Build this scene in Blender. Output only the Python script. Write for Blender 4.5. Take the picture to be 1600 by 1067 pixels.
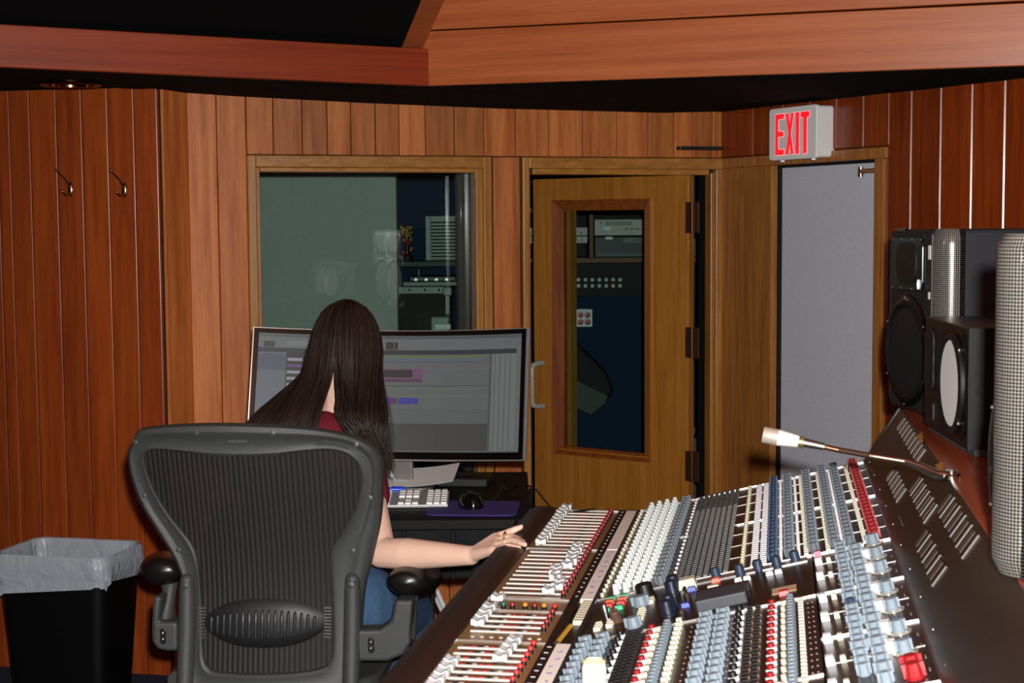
import bpy, bmesh, math, random
from mathutils import Vector, Matrix, Euler
random.seed(7)
R = math.radians
sc = bpy.context.scene
C = sc.collection
for o in list(bpy.data.objects):
    bpy.data.objects.remove(o)

# ------------------------------------------------------------------ camera
F = 2400.0
CAM = Vector((0, 0, 1.5))
CROT = Matrix.Rotation(math.pi/2 - R(4.34), 3, 'X') @ Matrix.Rotation(R(-.4), 3, 'Z')
cd = bpy.data.cameras.new('camera')
cd.sensor_width = 36.0
cd.lens = F/1600*36
cd.clip_start = .05
cd.dof.use_dof = True
cd.dof.focus_distance = 4.2
cd.dof.aperture_fstop = 13.0
cam = bpy.data.objects.new('camera', cd)
C.objects.link(cam)
cam.matrix_world = Matrix.Translation(CAM) @ CROT.to_4x4()
sc.camera = cam

# ------------------------------------------------------------------ world, flash, exposure
w = bpy.data.worlds.new('world')
sc.world = w
w.use_nodes = True
w.node_tree.nodes['Background'].inputs['Color'].default_value = (.9, .85, .8, 1)
w.node_tree.nodes['Background'].inputs['Strength'].default_value = .02
ld = bpy.data.lights.new('camera_flash', 'POINT')      # the flash on top of the camera
ld.energy = 580
ld.color = (1, .97, .93)
ld.shadow_soft_size = .022
lo = bpy.data.objects.new('camera_flash', ld)
lo.location = (.045, -.03, 1.585)
C.objects.link(lo)
vs = sc.view_settings
vs.view_transform = 'Standard'
vs.look = 'None'
vs.exposure = 0.0
vs.gamma = 1.0
vs.use_curve_mapping = False


# ------------------------------------------------------------------ helpers
def ray(x, y):
    return CROT @ Vector(((x-800)/F, (533.5-y)/F, -1))


def at(x, y, Y):
    d = ray(x, y)
    return CAM + d*(Y/d.y)


def at_z(x, y, z):
    d = ray(x, y)
    return CAM + d*((z-CAM.z)/d.z)


def on_plane(x, y, p0, n):
    d = ray(x, y)
    return CAM + d*((p0-CAM).dot(n)/d.dot(n))


def lin(h):
    h = h.lstrip('#')
    out = []
    for i in (0, 2, 4):
        c = int(h[i:i+2], 16)/255
        out.append(c/12.92 if c <= .04045 else ((c+.055)/1.055)**2.4)
    return (*out, 1)


class MB:
    def __init__(s):
        s.v = []
        s.f = []

    def add(s, vs_, fs, M=None):
        b = len(s.v)
        for p in vs_:
            p = Vector(p)
            s.v.append(M @ p if M is not None else p)
        for f in fs:
            s.f.append([b+i for i in f])
        return s

    def box(s, x0, x1, y0, y1, z0, z1, M=None):
        vs_ = [(x, y, z) for x in (x0, x1) for y in (y0, y1) for z in (z0, z1)]
        return s.add(vs_, [(0, 1, 3, 2), (4, 6, 7, 5), (0, 4, 5, 1), (2, 3, 7, 6), (0, 2, 6, 4), (1, 5, 7, 3)], M)

    def tube(s, path, rad, n=8, cap=True, M=None, flat=None):
        path = [Vector(p) for p in path]
        if not hasattr(rad, '__len__'):
            rad = [rad]*len(path)
        vs_ = []
        fs = []
        prev = None
        for i, p in enumerate(path):
            a = path[max(0, i-1)]
            b = path[min(len(path)-1, i+1)]
            t = (b-a)
            t = t.normalized() if t.length > 1e-9 else Vector((0, 0, 1))
            if prev is None:
                ref = Vector((0, 0, 1)) if abs(t.z) < .9 else Vector((1, 0, 0))
                x = ref.cross(t).normalized()
            else:
                x = (prev - t*prev.dot(t)).normalized()
            prev = x
            y = t.cross(x)
            for k in range(n):
                an = 2*math.pi*k/n
                vs_.append(p + (x*math.cos(an) + y*math.sin(an)*(flat or 1))*rad[i])
        for i in range(len(path)-1):
            for k in range(n):
                fs.append((i*n+k, i*n+(k+1) % n, (i+1)*n+(k+1) % n, (i+1)*n+k))
        if cap:
            fs.append(tuple(range(n))[::-1])
            fs.append(tuple((len(path)-1)*n+k for k in range(n)))
        return s.add(vs_, fs, M)

    def lathe(s, prof, n=24, M=None, cap=True, sx=1, sy=1):
        vs_ = [(r*math.cos(2*math.pi*k/n)*sx, r*math.sin(2*math.pi*k/n)*sy, z) for r, z in prof for k in range(n)]
        fs = []
        for i in range(len(prof)-1):
            for k in range(n):
                fs.append((i*n+k, i*n+(k+1) % n, (i+1)*n+(k+1) % n, (i+1)*n+k))
        if cap:
            fs.append(tuple(range(n))[::-1])
            fs.append(tuple((len(prof)-1)*n+k for k in range(n)))
        return s.add(vs_, fs, M)

    def prism(s, poly, a, b, axis='z', M=None):
        n = len(poly)

        def mk(p, h):
            return {'z': (p[0], p[1], h), 'y': (p[0], h, p[1]), 'x': (h, p[0], p[1])}[axis]
        vs_ = [mk(p, a) for p in poly]+[mk(p, b) for p in poly]
        fs = [tuple(range(n))[::-1], tuple(range(n, 2*n))]
        for k in range(n):
            fs.append((k, (k+1) % n, n+(k+1) % n, n+k))
        return s.add(vs_, fs, M)

    def grid(s, fn, nu, nv, M=None, closed_u=False):
        vs_ = [fn(i/(nu if closed_u else nu-1), j/(nv-1)) for j in range(nv) for i in range(nu)]
        fs = []
        for j in range(nv-1):
            for i in range(nu if closed_u else nu-1):
                fs.append((j*nu+i, j*nu+(i+1) % nu, (j+1)*nu+(i+1) % nu, (j+1)*nu+i))
        return s.add(vs_, fs, M)

    def ball(s, c, r, n=12, m=8, M=None):
        if not hasattr(r, '__len__'):
            r = (r, r, r)
        c = Vector(c)

        def fn(u, v):
            a = 2*math.pi*u
            b = math.pi*(v-.5)*.999
            return c+Vector((r[0]*math.cos(a)*math.cos(b), r[1]*math.sin(a)*math.cos(b), r[2]*math.sin(b)))
        return s.grid(fn, n, m, M, closed_u=True)

    def mesh(s, name, smooth=False):
        me = bpy.data.meshes.new(name)
        me.from_pydata([tuple(v) for v in s.v], [], s.f)
        bm = bmesh.new()
        bm.from_mesh(me)
        bmesh.ops.recalc_face_normals(bm, faces=bm.faces)
        bm.to_mesh(me)
        bm.free()
        if smooth:
            for p in me.polygons:
                p.use_smooth = True
            me.set_sharp_from_angle(angle=R(38))
        return me

    def build(s, name, m, parent=None, smooth=False, bevel=0, seg=2):
        o = bpy.data.objects.new(name, s.mesh(name, smooth))
        C.objects.link(o)
        o.data.materials.append(m)
        if parent:
            o.parent = parent
        if bevel:
            md = o.modifiers.new('bevel', 'BEVEL')
            md.width = bevel
            md.segments = seg
            md.limit_method = 'ANGLE'
            md.angle_limit = R(40)
        return o


def tag(o, label, cat=None, group=None, kind=None):
    if label:
        o['label'] = label
    if cat:
        o['category'] = cat
    if group:
        o['group'] = group
    if kind:
        o['kind'] = kind
    return o


def thing(name, label, cat, loc=(0, 0, 0), rz=0, group=None):
    o = bpy.data.objects.new(name, None)
    o.empty_display_size = .05
    C.objects.link(o)
    o.location = loc
    o.rotation_euler = (0, 0, rz)
    return tag(o, label, cat, group)


def struct(o, label=None):
    o['kind'] = 'structure'
    if label:
        o['label'] = label
    return o


def copies(mesh, name, mat_, parent, places, rot=(0, 0, 0), kind=None):
    """one object per place, all sharing the mesh; a place is (x, y, z) or (x, y, z, scale)"""
    if mat_ is not None and not mesh.materials:
        mesh.materials.append(mat_)
    for p in places:
        o = bpy.data.objects.new(name, mesh)
        C.objects.link(o)
        o.parent = parent
        o.location = p[:3]
        o.rotation_euler = rot
        if len(p) > 3:
            o.scale = (p[3],)*3


# ------------------------------------------------------------------ materials
def new_mat(name):
    m = bpy.data.materials.new(name)
    m.use_nodes = True
    nt = m.node_tree
    return m, nt, nt.nodes['Principled BSDF']


def mat(name, col, rough=.5, metal=0, spec=.5, var=.12, vscale=40, bump=0, bscale=300, emit=0, ecol=None, coat=0, alpha=1):
    m, nt, b = new_mat(name)
    col = lin(col) if isinstance(col, str) else col
    N = nt.nodes.new
    tc = N('ShaderNodeTexCoord')
    no = N('ShaderNodeTexNoise')
    no.inputs['Scale'].default_value = vscale
    no.inputs['Detail'].default_value = 3
    nt.links.new(tc.outputs['Object'], no.inputs['Vector'])
    mx = N('ShaderNodeMix')
    mx.data_type = 'RGBA'
    mx.inputs[6].default_value = tuple(c*(1-var) for c in col[:3])+(1,)
    mx.inputs[7].default_value = tuple(min(1, c*(1+var)) for c in col[:3])+(1,)
    nt.links.new(no.outputs['Fac'], mx.inputs[0])
    nt.links.new(mx.outputs[2], b.inputs['Base Color'])
    b.inputs['Roughness'].default_value = rough
    b.inputs['Metallic'].default_value = metal
    b.inputs['Specular IOR Level'].default_value = spec
    b.inputs['Coat Weight'].default_value = coat
    if bump:
        n2 = N('ShaderNodeTexNoise')
        n2.inputs['Scale'].default_value = bscale
        n2.inputs['Detail'].default_value = 2
        nt.links.new(tc.outputs['Object'], n2.inputs['Vector'])
        bp = N('ShaderNodeBump')
        bp.inputs['Strength'].default_value = bump
        bp.inputs['Distance'].default_value = .002
        nt.links.new(n2.outputs['Fac'], bp.inputs['Height'])
        nt.links.new(bp.outputs['Normal'], b.inputs['Normal'])
    if emit:
        b.inputs['Emission Color'].default_value = lin(ecol) if ecol else col
        b.inputs['Emission Strength'].default_value = emit
    if alpha < 1:
        b.inputs['Alpha'].default_value = alpha
    return m


def wood(name, c1, c2, rough=.35, axis='z', scale=9, stretch=.05, rnd=.35, spec=.45, coat=.15, fig=.5):
    m, nt, b = new_mat(name)
    N = nt.nodes.new
    L = nt.links.new
    tc = N('ShaderNodeTexCoord')
    oi = N('ShaderNodeObjectInfo')
    mp = N('ShaderNodeMapping')
    s3 = [scale*4]*3
    s3['xyz'.index(axis)] = scale*4*stretch
    mp.inputs['Scale'].default_value = s3
    mul = N('ShaderNodeMath')
    mul.operation = 'MULTIPLY'
    mul.inputs[1].default_value = 37
    L(oi.outputs['Random'], mul.inputs[0])
    cv = N('ShaderNodeCombineXYZ')
    for i in range(3):
        L(mul.outputs[0], cv.inputs[i])
    L(cv.outputs[0], mp.inputs['Location'])
    L(tc.outputs['Object'], mp.inputs['Vector'])
    n1 = N('ShaderNodeTexNoise')
    n1.inputs['Scale'].default_value = 1
    n1.inputs['Detail'].default_value = 5
    n1.inputs['Distortion'].default_value = fig
    L(mp.outputs[0], n1.inputs['Vector'])
    n2 = N('ShaderNodeTexNoise')
    n2.inputs['Scale'].default_value = 7
    n2.inputs['Detail'].default_value = 4
    L(mp.outputs[0], n2.inputs['Vector'])
    ad = N('ShaderNodeMath')
    ad.operation = 'MULTIPLY_ADD'
    L(n2.outputs['Fac'], ad.inputs[0])
    ad.inputs[1].default_value = .45
    L(n1.outputs['Fac'], ad.inputs[2])
    rp = N('ShaderNodeValToRGB')
    rp.color_ramp.elements[0].position = .5
    rp.color_ramp.elements[0].color = lin(c2)
    rp.color_ramp.elements[1].position = .92
    rp.color_ramp.elements[1].color = lin(c1)
    L(ad.outputs[0], rp.inputs[0])
    hs = N('ShaderNodeHueSaturation')
    mr = N('ShaderNodeMapRange')
    mr.inputs['To Min'].default_value = 1-rnd
    mr.inputs['To Max'].default_value = 1+rnd
    L(oi.outputs['Random'], mr.inputs[0])
    L(mr.outputs[0], hs.inputs['Value'])
    L(rp.outputs[0], hs.inputs['Color'])
    L(hs.outputs[0], b.inputs['Base Color'])
    b.inputs['Roughness'].default_value = rough
    b.inputs['Specular IOR Level'].default_value = spec
    b.inputs['Coat Weight'].default_value = coat
    b.inputs['Coat Roughness'].default_value = .25
    bp = N('ShaderNodeBump')
    bp.inputs['Strength'].default_value = .12
    bp.inputs['Distance'].default_value = .001
    L(n2.outputs['Fac'], bp.inputs['Height'])
    L(bp.outputs[0], b.inputs['Normal'])
    return m


def glass_mat(name, tint=(.93, .97, .955), refl=.02):
    m = bpy.data.materials.new(name)
    m.use_nodes = True
    nt = m.node_tree
    nt.nodes.clear()
    N = nt.nodes.new
    out = N('ShaderNodeOutputMaterial')
    mx = N('ShaderNodeMixShader')
    tr = N('ShaderNodeBsdfTransparent')
    tr.inputs[0].default_value = (*tint, 1)
    gl = N('ShaderNodeBsdfGlossy')
    gl.inputs['Roughness'].default_value = .02
    lw = N('ShaderNodeLayerWeight')
    lw.inputs['Blend'].default_value = .25
    ma = N('ShaderNodeMath')
    ma.operation = 'MULTIPLY_ADD'
    ma.inputs[1].default_value = .35
    ma.inputs[2].default_value = refl
    nt.links.new(lw.outputs['Fresnel'], ma.inputs[0])
    nt.links.new(ma.outputs[0], mx.inputs[0])
    nt.links.new(tr.outputs[0], mx.inputs[1])
    nt.links.new(gl.outputs[0], mx.inputs[2])
    nt.links.new(mx.outputs[0], out.inputs[0])
    return m


def weave(name, c1, c2, scale, rough=.9, kind='checker', metal=0, bump=.6, spec=.3):
    """small regular woven or perforated pattern"""
    m, nt, b = new_mat(name)
    N = nt.nodes.new
    L = nt.links.new
    tc = N('ShaderNodeTexCoord')
    if kind == 'checker':
        ck = N('ShaderNodeTexChecker')
        ck.inputs['Scale'].default_value = scale
        ck.inputs['Color1'].default_value = lin(c1)
        ck.inputs['Color2'].default_value = lin(c2)
        mp = N('ShaderNodeMapping')
        mp.inputs['Rotation'].default_value = (R(45), R(30), R(45))
        L(tc.outputs['Object'], mp.inputs['Vector'])
        L(mp.outputs[0], ck.inputs['Vector'])
        L(ck.outputs['Color'], b.inputs['Base Color'])
        h = ck.outputs['Fac']
    else:
        no = N('ShaderNodeTexNoise')
        no.inputs['Scale'].default_value = scale
        no.inputs['Detail'].default_value = 5
        no.inputs['Roughness'].default_value = .8
        L(tc.outputs['Object'], no.inputs['Vector'])
        rp = N('ShaderNodeValToRGB')
        rp.color_ramp.elements[0].position = .3
        rp.color_ramp.elements[0].color = lin(c2)
        rp.color_ramp.elements[1].position = .7
        rp.color_ramp.elements[1].color = lin(c1)
        L(no.outputs['Fac'], rp.inputs[0])
        L(rp.outputs[0], b.inputs['Base Color'])
        h = no.outputs['Fac']
    bp = N('ShaderNodeBump')
    bp.inputs['Strength'].default_value = bump
    bp.inputs['Distance'].default_value = .001
    L(h, bp.inputs['Height'])
    L(bp.outputs[0], b.inputs['Normal'])
    b.inputs['Roughness'].default_value = rough
    b.inputs['Metallic'].default_value = metal
    b.inputs['Specular IOR Level'].default_value = spec
    return m


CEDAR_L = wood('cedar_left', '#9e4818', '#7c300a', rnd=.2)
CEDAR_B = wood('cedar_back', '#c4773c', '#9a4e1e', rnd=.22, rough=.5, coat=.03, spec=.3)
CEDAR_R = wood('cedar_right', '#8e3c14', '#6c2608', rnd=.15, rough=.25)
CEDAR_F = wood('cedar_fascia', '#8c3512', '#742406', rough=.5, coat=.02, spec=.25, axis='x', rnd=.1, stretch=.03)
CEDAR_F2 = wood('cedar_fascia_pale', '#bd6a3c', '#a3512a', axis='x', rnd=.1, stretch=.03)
OAK = wood('oak_frame', '#b07a35', '#8d5a20', rnd=.08, scale=14)
OAKX = wood('oak_frame_rail', '#b07a35', '#8d5a20', axis='x', rnd=.08, scale=14)
OAK_DARK = wood('oak_frame_dark', '#b5793a', '#8c5422', rnd=.08, scale=14)
OAK_DOOR = wood('oak_door', '#b67a30', '#985e1e', rnd=.0, scale=10, fig=.8)
OAK_TRIM = wood('oak_door_trim', '#8f4f20', '#6d3410', rnd=.08, scale=14, rough=.6, spec=.15, coat=0)
FABRIC_BLACK = weave('black_fabric', '#121214', '#08080a', 250, kind='noise', rough=1, spec=.1)
FABRIC_DARK = weave('dark_wall_fabric', '#2a2422', '#1a1615', 200, kind='noise', rough=1, spec=.1)
FABRIC_GREY = weave('grey_fabric', '#d4d7e2', '#bcbfca', 180, kind='noise', rough=1, spec=.1)
CARPET = weave('carpet', '#3c4254', '#22283a', 220, kind='noise', rough=1, spec=.1, bump=1)
BOOTH_GREY = weave('booth_grey', '#b4bab6', '#a4aaa6', 150, kind='noise', rough=1, spec=.1)
BOOTH_BLUE = mat('booth_blue', '#26364f', .9, spec=.1)
GLASS = glass_mat('window_glass')
GLASS_D = glass_mat('door_glass', (.85, .92, .9), .015)
CHROME = mat('chrome', '#d8d4cc', .15, 1)
STEEL = mat('brushed_steel', '#a9a6a2', .35, 1, var=.2)
BLACK = mat('black_plastic', '#141414', .4)
BLACK_SOFT = mat('black_matte', '#0e0e0f', .7, bump=.15)
BLACK_GLOSS = mat('black_gloss', '#0b0b0b', .15)
WHITE = mat('white_plastic', '#d9dde0', .4, var=.05)
BRONZE = mat('bronze_hinge', '#5a3a25', .4, .7)

# ------------------------------------------------------------------ room shell
Z = Vector((0, 0, 1))


class Wall:
    def __init__(s, a, b):
        s.a = Vector((a[0], a[1], 0))
        b = Vector((b[0], b[1], 0))
        s.L = (b-s.a).length
        s.d = (b-s.a).normalized()
        s.n = Vector((-s.d.y, s.d.x, 0))          # points out of the room
        s.M = Matrix(((s.d.x, s.n.x, 0, s.a.x), (s.d.y, s.n.y, 0, s.a.y), (0, 0, 1, 0), (0, 0, 0, 1)))

    def t(s, x, y, off=0):
        p = on_plane(x, y, s.a+s.n*off, s.n)
        return (p-s.a).dot(s.d), p.z


WB = Wall((-.902, 5.26), (.8, 5.818))
WR = Wall((.8, 5.818), (1.208, 5.003))
WL = Wall((-3.1, 5.453), (-1.147, 5.069))
WRET = Wall((-1.147, 5.069), (-1.093, 5.197))

fl = struct(MB().box(-3.4, 3.3, -2.6, 8.6, -.06, 0).build('floor', CARPET), 'dark blue grey carpeted floor')


def plank_set(parent, wall, edges, z0, z1, m, y=-.018, name='plank', zf=None, bev=.0028, seg=2):
    for i in range(len(edges)-1):
        a, b = edges[i]+.0012, edges[i+1]-.0012
        q = random.uniform(-.0015, .0015)
        za, zb = (zf((a+b)/2) if zf else (z0, z1))
        MB().box(a, b, y+q, 0, za, zb, wall.M).build(name, m, parent, bevel=bev, seg=seg)


# left wall
wl_o = struct(MB().box(-.0, WL.L, 0, .1, 0, 2.75, WL.M).build('wall_left', BLACK_SOFT))
e = [WL.t(x, 400)[0] for x in (7, 25, 57, 98, 137, 177, 218)]
e = [0]+[e[0]-.092*k for k in range(12, 0, -1) if e[0]-.092*k > .02]+e+[WL.L-.002]
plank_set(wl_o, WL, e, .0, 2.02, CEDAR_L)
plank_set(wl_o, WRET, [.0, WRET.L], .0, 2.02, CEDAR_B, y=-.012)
# back wall: backing in pieces round the openings
mb = MB()
WZ0, WZ1, WT0, WT1 = .60, 1.695, .032, .835
DT0, DT1, DZ1 = 1.012, 1.735, 1.692
mb.box(-.21, WT0, 0, .1, 0, 2.75, WB.M).box(WT0, WT1, 0, .1, 0, WZ0, WB.M).box(WT0, WT1, 0, .1, WZ1, 2.75, WB.M)
mb.box(WT1, DT0, 0, .1, 0, 2.75, WB.M).box(DT0, DT1, 0, .1, DZ1, 2.75, WB.M).box(DT1, WB.L+.02, 0, .1, 0, 2.75, WB.M)
wb_o = struct(mb.build('wall_back', BLACK_SOFT))
tb = [WB.t(x, 230)[0] for x in (292, 338, 384)]
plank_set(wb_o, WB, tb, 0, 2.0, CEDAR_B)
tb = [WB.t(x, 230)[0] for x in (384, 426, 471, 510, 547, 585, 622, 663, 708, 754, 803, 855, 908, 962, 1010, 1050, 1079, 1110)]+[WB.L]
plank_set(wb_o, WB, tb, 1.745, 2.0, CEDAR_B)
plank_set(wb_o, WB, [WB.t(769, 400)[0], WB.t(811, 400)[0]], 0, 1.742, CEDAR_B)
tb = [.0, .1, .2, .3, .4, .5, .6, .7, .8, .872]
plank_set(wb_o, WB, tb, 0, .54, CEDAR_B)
# right wall with the exit doorway
ET0, ET1, EZ1 = .352, .905, 1.695
mb = MB()
RL = 4.3
mb.box(0, ET0, 0, .1, 0, 2.75, WR.M).box(ET0, ET1, 0, .1, EZ1, 2.75, WR.M).box(ET1, RL, 0, .1, 0, 2.75, WR.M)
wr_o = struct(mb.build('wall_right', BLACK_SOFT))
tr_ = [0]+[WR.t(x, 200)[0] for x in (1183, 1230, 1272, 1314, 1356, 1397)]
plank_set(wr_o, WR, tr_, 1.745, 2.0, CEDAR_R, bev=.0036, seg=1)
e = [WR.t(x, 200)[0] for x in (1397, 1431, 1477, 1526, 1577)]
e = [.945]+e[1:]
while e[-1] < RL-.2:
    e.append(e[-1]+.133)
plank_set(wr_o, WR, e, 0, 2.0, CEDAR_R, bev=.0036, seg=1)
# walls and ceiling behind and beside the photographer
wq = struct(MB().box(-3.2, -3.1, -2.5, 5.46, 0, 2.75).build('wall_side', FABRIC_DARK))
pr = WR.a+WR.d*RL
wk = struct(MB().box(-3.2, 3.2, -2.6, -2.5, 0, 2.75).build('wall_rear', FABRIC_DARK))
wm = struct(MB().box(pr.x-.05, pr.x+.05, -2.5, pr.y, 0, 2.75).build('wall_far_side', FABRIC_DARK))
ce = struct(MB().box(-3.3, 3.3, -2.6, 8.6, 2.75, 2.85).build('ceiling', mat('dark_ceiling', '#6b4030', .9)))

# soffit of stretched black fabric
zt = 1.952
outer = [(-3.1, 5.45, 1.955), (-1.147, 5.069, 1.955), (-1.093, 5.197, 1.948)]
for t_, z_ in ((0, 1.938), (.45, 1.923), (.943, 1.912), (1.575, 1.907), (1.79, 1.915)):
    p = WB.a+WB.d*t_
    outer.append((p.x, p.y, z_))
for t_, z_ in ((.45, 1.914), (.905, 1.911), (1.2, 1.908), (1.52, 1.906), (1.75, 1.906)):
    p = WR.a+WR.d*t_
    outer.append((p.x, p.y, z_))
FA, FB, FC = Vector((-1.465, 4.46, 1.96)), Vector((-.272, 4.989, 1.945)), Vector((1.438, 4.344, 1.93))
FA2 = FA+(FA-FB)*1.3
FC2 = FC+(FC-FB)*.1
inner = []
for k in range(3):
    inner.append(tuple(FA2.lerp(FA, k/2)))
for k in range(1, 5):
    inner.append(tuple(FA.lerp(FB, k/4)))
for k in range(1, 6):
    inner.append(tuple(FB.lerp(FC2, k/5)))
n_ = min(len(outer), len(inner))


def resample(pts, n):
    pts = [Vector(p) for p in pts]
    ls = [0]
    for a, b in zip(pts, pts[1:]):
        ls.append(ls[-1]+(b-a).length)
    out = []
    for i in range(n):
        q = ls[-1]*i/(n-1)
        for k in range(len(pts)-1):
            if q <= ls[k+1]+1e-9:
                out.append(pts[k].lerp(pts[k+1], (q-ls[k])/max(1e-9, ls[k+1]-ls[k])))
                break
    return out


inn = [Vector(p) for p in inner]
mb = MB()
for h in (0, .05):
    mb.v += [Vector(p)+Z*h for p in outer]+[p+Z*h for p in inn]
no_, ni_ = len(outer), len(inn)
st = no_+ni_
# triangulated strip between the two rims
i = j = 0
while i < no_-1 or j < ni_-1:
    if j == ni_-1 or (i < no_-1 and (i+1)/(no_-1) <= (j+1)/(ni_-1)):
        tri = (i, i+1, no_+j)
        i += 1
    else:
        tri = (i, no_+j+1, no_+j)
        j += 1
    mb.f.append(tri)
    mb.f.append(tuple(st+k for k in tri))
for k in range(ni_-1):
    mb.f.append((no_+k, no_+k+1, st+no_+k+1, st+no_+k))
so = struct(mb.build('soffit', FABRIC_BLACK), 'black fabric soffit under the ceiling above the walls')

# wooden fascia hung in front of the soffit
fas = struct(bpy.data.objects.new('trim_1', None), 'cedar fascia boards hung below the ceiling')
C.objects.link(fas)


def board(parent, a, b, z0a, z1a, z0b, z1b, m, thick=.03, name='board', bev=.003):
    d = (b-a)
    d.z = 0
    d.normalize()
    nn = Vector((d.y, -d.x, 0))      # towards the room
    A = Vector((a.x, a.y, 0))
    B_ = Vector((b.x, b.y, 0))
    ln = (B_-A).length
    M = Matrix(((d.x, nn.x, 0, A.x), (d.y, nn.y, 0, A.y), (0, 0, 1, 0), (0, 0, 0, 1)))
    vs_ = [(0, 0, z0a), (ln, 0, z0b), (ln, 0, z1b), (0, 0, z1a), (0, thick, z0a), (ln, thick, z0b), (ln, thick, z1b), (0, thick, z1a)]
    o = MB().add(vs_, [(0, 1, 2, 3), (4, 5, 6, 7), (0, 1, 5, 4), (1, 2, 6, 5), (2, 3, 7, 6), (3, 0, 4, 7)]).build(name, m, parent, bevel=bev)
    o.matrix_world = M
    return o


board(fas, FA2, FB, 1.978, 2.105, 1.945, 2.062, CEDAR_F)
FBx = FB+(FB-FC).normalized()*.06+Vector((0, .03, 0))
FBy = FB+(FC-FB).normalized()*.012
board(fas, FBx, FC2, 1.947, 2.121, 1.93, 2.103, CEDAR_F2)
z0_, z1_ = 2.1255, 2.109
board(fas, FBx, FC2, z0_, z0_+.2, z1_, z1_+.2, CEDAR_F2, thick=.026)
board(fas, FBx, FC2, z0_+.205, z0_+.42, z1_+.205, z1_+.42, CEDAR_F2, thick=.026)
# sloping black fabric ceiling panel left, edged by a slanted cedar strip
p1 = at(643, 79, 5.0)
p2 = at(716, -90, 4.3)
u_ = (p2-p1).normalized()
sd = Vector((1, .1, 0)).normalized()
mb = MB()
wv = .034
for q in (p1, p2):
    for a, h in ((-wv, 0), (wv, 0), (wv, .03), (-wv, .03)):
        mb.v.append(q+sd*a+Z*h)
mb.f += [(0, 1, 2, 3), (4, 5, 6, 7), (0, 1, 5, 4), (1, 2, 6, 5), (2, 3, 7, 6), (3, 0, 4, 7)]
mb.build('edge_strip', CEDAR_F2, fas, bevel=.003)
lean = Vector((p2.x-p1.x, p2.y-p1.y, p2.z-p1.z))
a0 = Vector((FA2.x, FA2.y, 2.10))
b0 = Vector((p1.x, p1.y, p1.z+.01))
mb = MB()
for h in (0, .04):
    mb.v += [a0+Z*h, b0+Z*h, b0+lean*1.2+Z*h, a0+Vector((0, lean.y*1.2, lean.z*1.2))+Z*h]
mb.f += [(0, 1, 2, 3), (4, 5, 6, 7), (0, 1, 5, 4), (1, 2, 6, 5), (2, 3, 7, 6), (3, 0, 4, 7)]
struct(mb.build('ceiling_panel', FABRIC_BLACK), 'black fabric ceiling panel sloping up behind the left fascia')

# ------------------------------------------------------------------ window
win = struct(bpy.data.objects.new('window_1', None), 'oak framed control room window')
C.objects.link(win)
fy = -.03


def wbox(name, t0, t1, y0, y1, z0, z1, m, parent, wall=WB, bevel=.003):
    return MB().box(t0, t1, y0, y1, z0, z1, wall.M).build(name, m, parent, bevel=bevel)


wbox('window_frame', .0, .030, fy, 0, .548, 1.742, OAK, win)
wbox('window_frame', .838, .868, fy, 0, .548, 1.742, OAK, win)
wbox('window_frame', .030, .838, fy, 0, 1.702, 1.742, OAKX, win)
wbox('window_frame', .030, .838, fy, 0, .548, .588, OAKX, win)
wbox('window_bead', .030, .044, -.018, .04, .588, 1.702, OAK, win)
wbox('window_bead', .812, .838, -.018, .04, .588, 1.702, OAK, win)
wbox('window_bead', .044, .812, -.018, .04, 1.686, 1.702, OAKX, win)
wbox('window_bead', .044, .812, -.018, .04, .588, .604, OAKX, win)
wbox('jamb_lining', .818, .838, .04, .24, .588, 1.702, mat('jamb_grey', '#6d6455', .6), win)
wbox('jamb_lining', .024, .044, .04, .24, .588, 1.702, OAK_DARK, win)
wbox('gasket', .806, .812, .03, .05, .6, 1.69, BLACK, win, bevel=0)
wbox('glass_pane', .040, .815, .050, .056, .596, 1.694, GLASS, win, bevel=0)
wbox('glass_pane', .040, .815, .180, .186, .596, 1.694, GLASS, win, bevel=0)

# ------------------------------------------------------------------ door 1 (ajar, glazed)
d1 = struct(bpy.data.objects.new('door_1', None), 'oak door with tall window standing ajar')
C.objects.link(d1)
wbox('door_frame', .985, 1.010, fy, .0, 0, 1.742, OAK, d1)
wbox('door_frame', 1.010, WB.L+.0, fy, 0, 1.702, 1.742, OAKX, d1)
wbox('door_frame', 1.748, WB.L-.004, fy, .02, 0, 1.702, OAK, d1)
wbox('door_stop', 1.010, 1.016, -.018, .05, 0, 1.69, OAK_DARK, d1)
wbox('door_stop', 1.730, 1.748, -.022, .03, 0, 1.69, OAK, d1)
wbox('door_stop', 1.028, 1.726, -.018, .05, 1.681, 1.702, OAKX, d1)
hx = at(1082, 500, 5.77)
le = at(834, 500, 6.2)
ax = Vector((le.x-hx.x, le.y-hx.y, 0))
LW = ax.length
ax.normalize()
dn = Vector((ax.y, -ax.x, 0))        # candidate normal
if dn.y > 0:
    dn = -dn                         # towards the camera
DM = Matrix(((ax.x, dn.x, 0, hx.x), (ax.y, dn.y, 0, hx.y), (0, 0, 1, 0), (0, 0, 0, 1)))


def door_pt(x, y):
    p = on_plane(x, y, hx, dn)
    return (p-hx).dot(ax), p.z


gr, gt = door_pt(1018, 310)
gl_, gb = door_pt(866, 706)
gt = (door_pt(1018, 310)[1]+door_pt(866, 313)[1])/2
gb = (door_pt(1018, 724)[1]+gb)/2
DTOP = door_pt(950, 277)[1]
TH = .045


def dbox(name, a, b, c0, c1, z0, z1, m, bevel=.002):
    return MB().box(a, b, c0, c1, z0, z1, DM).build(name, m, d1, bevel=bevel)


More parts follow.
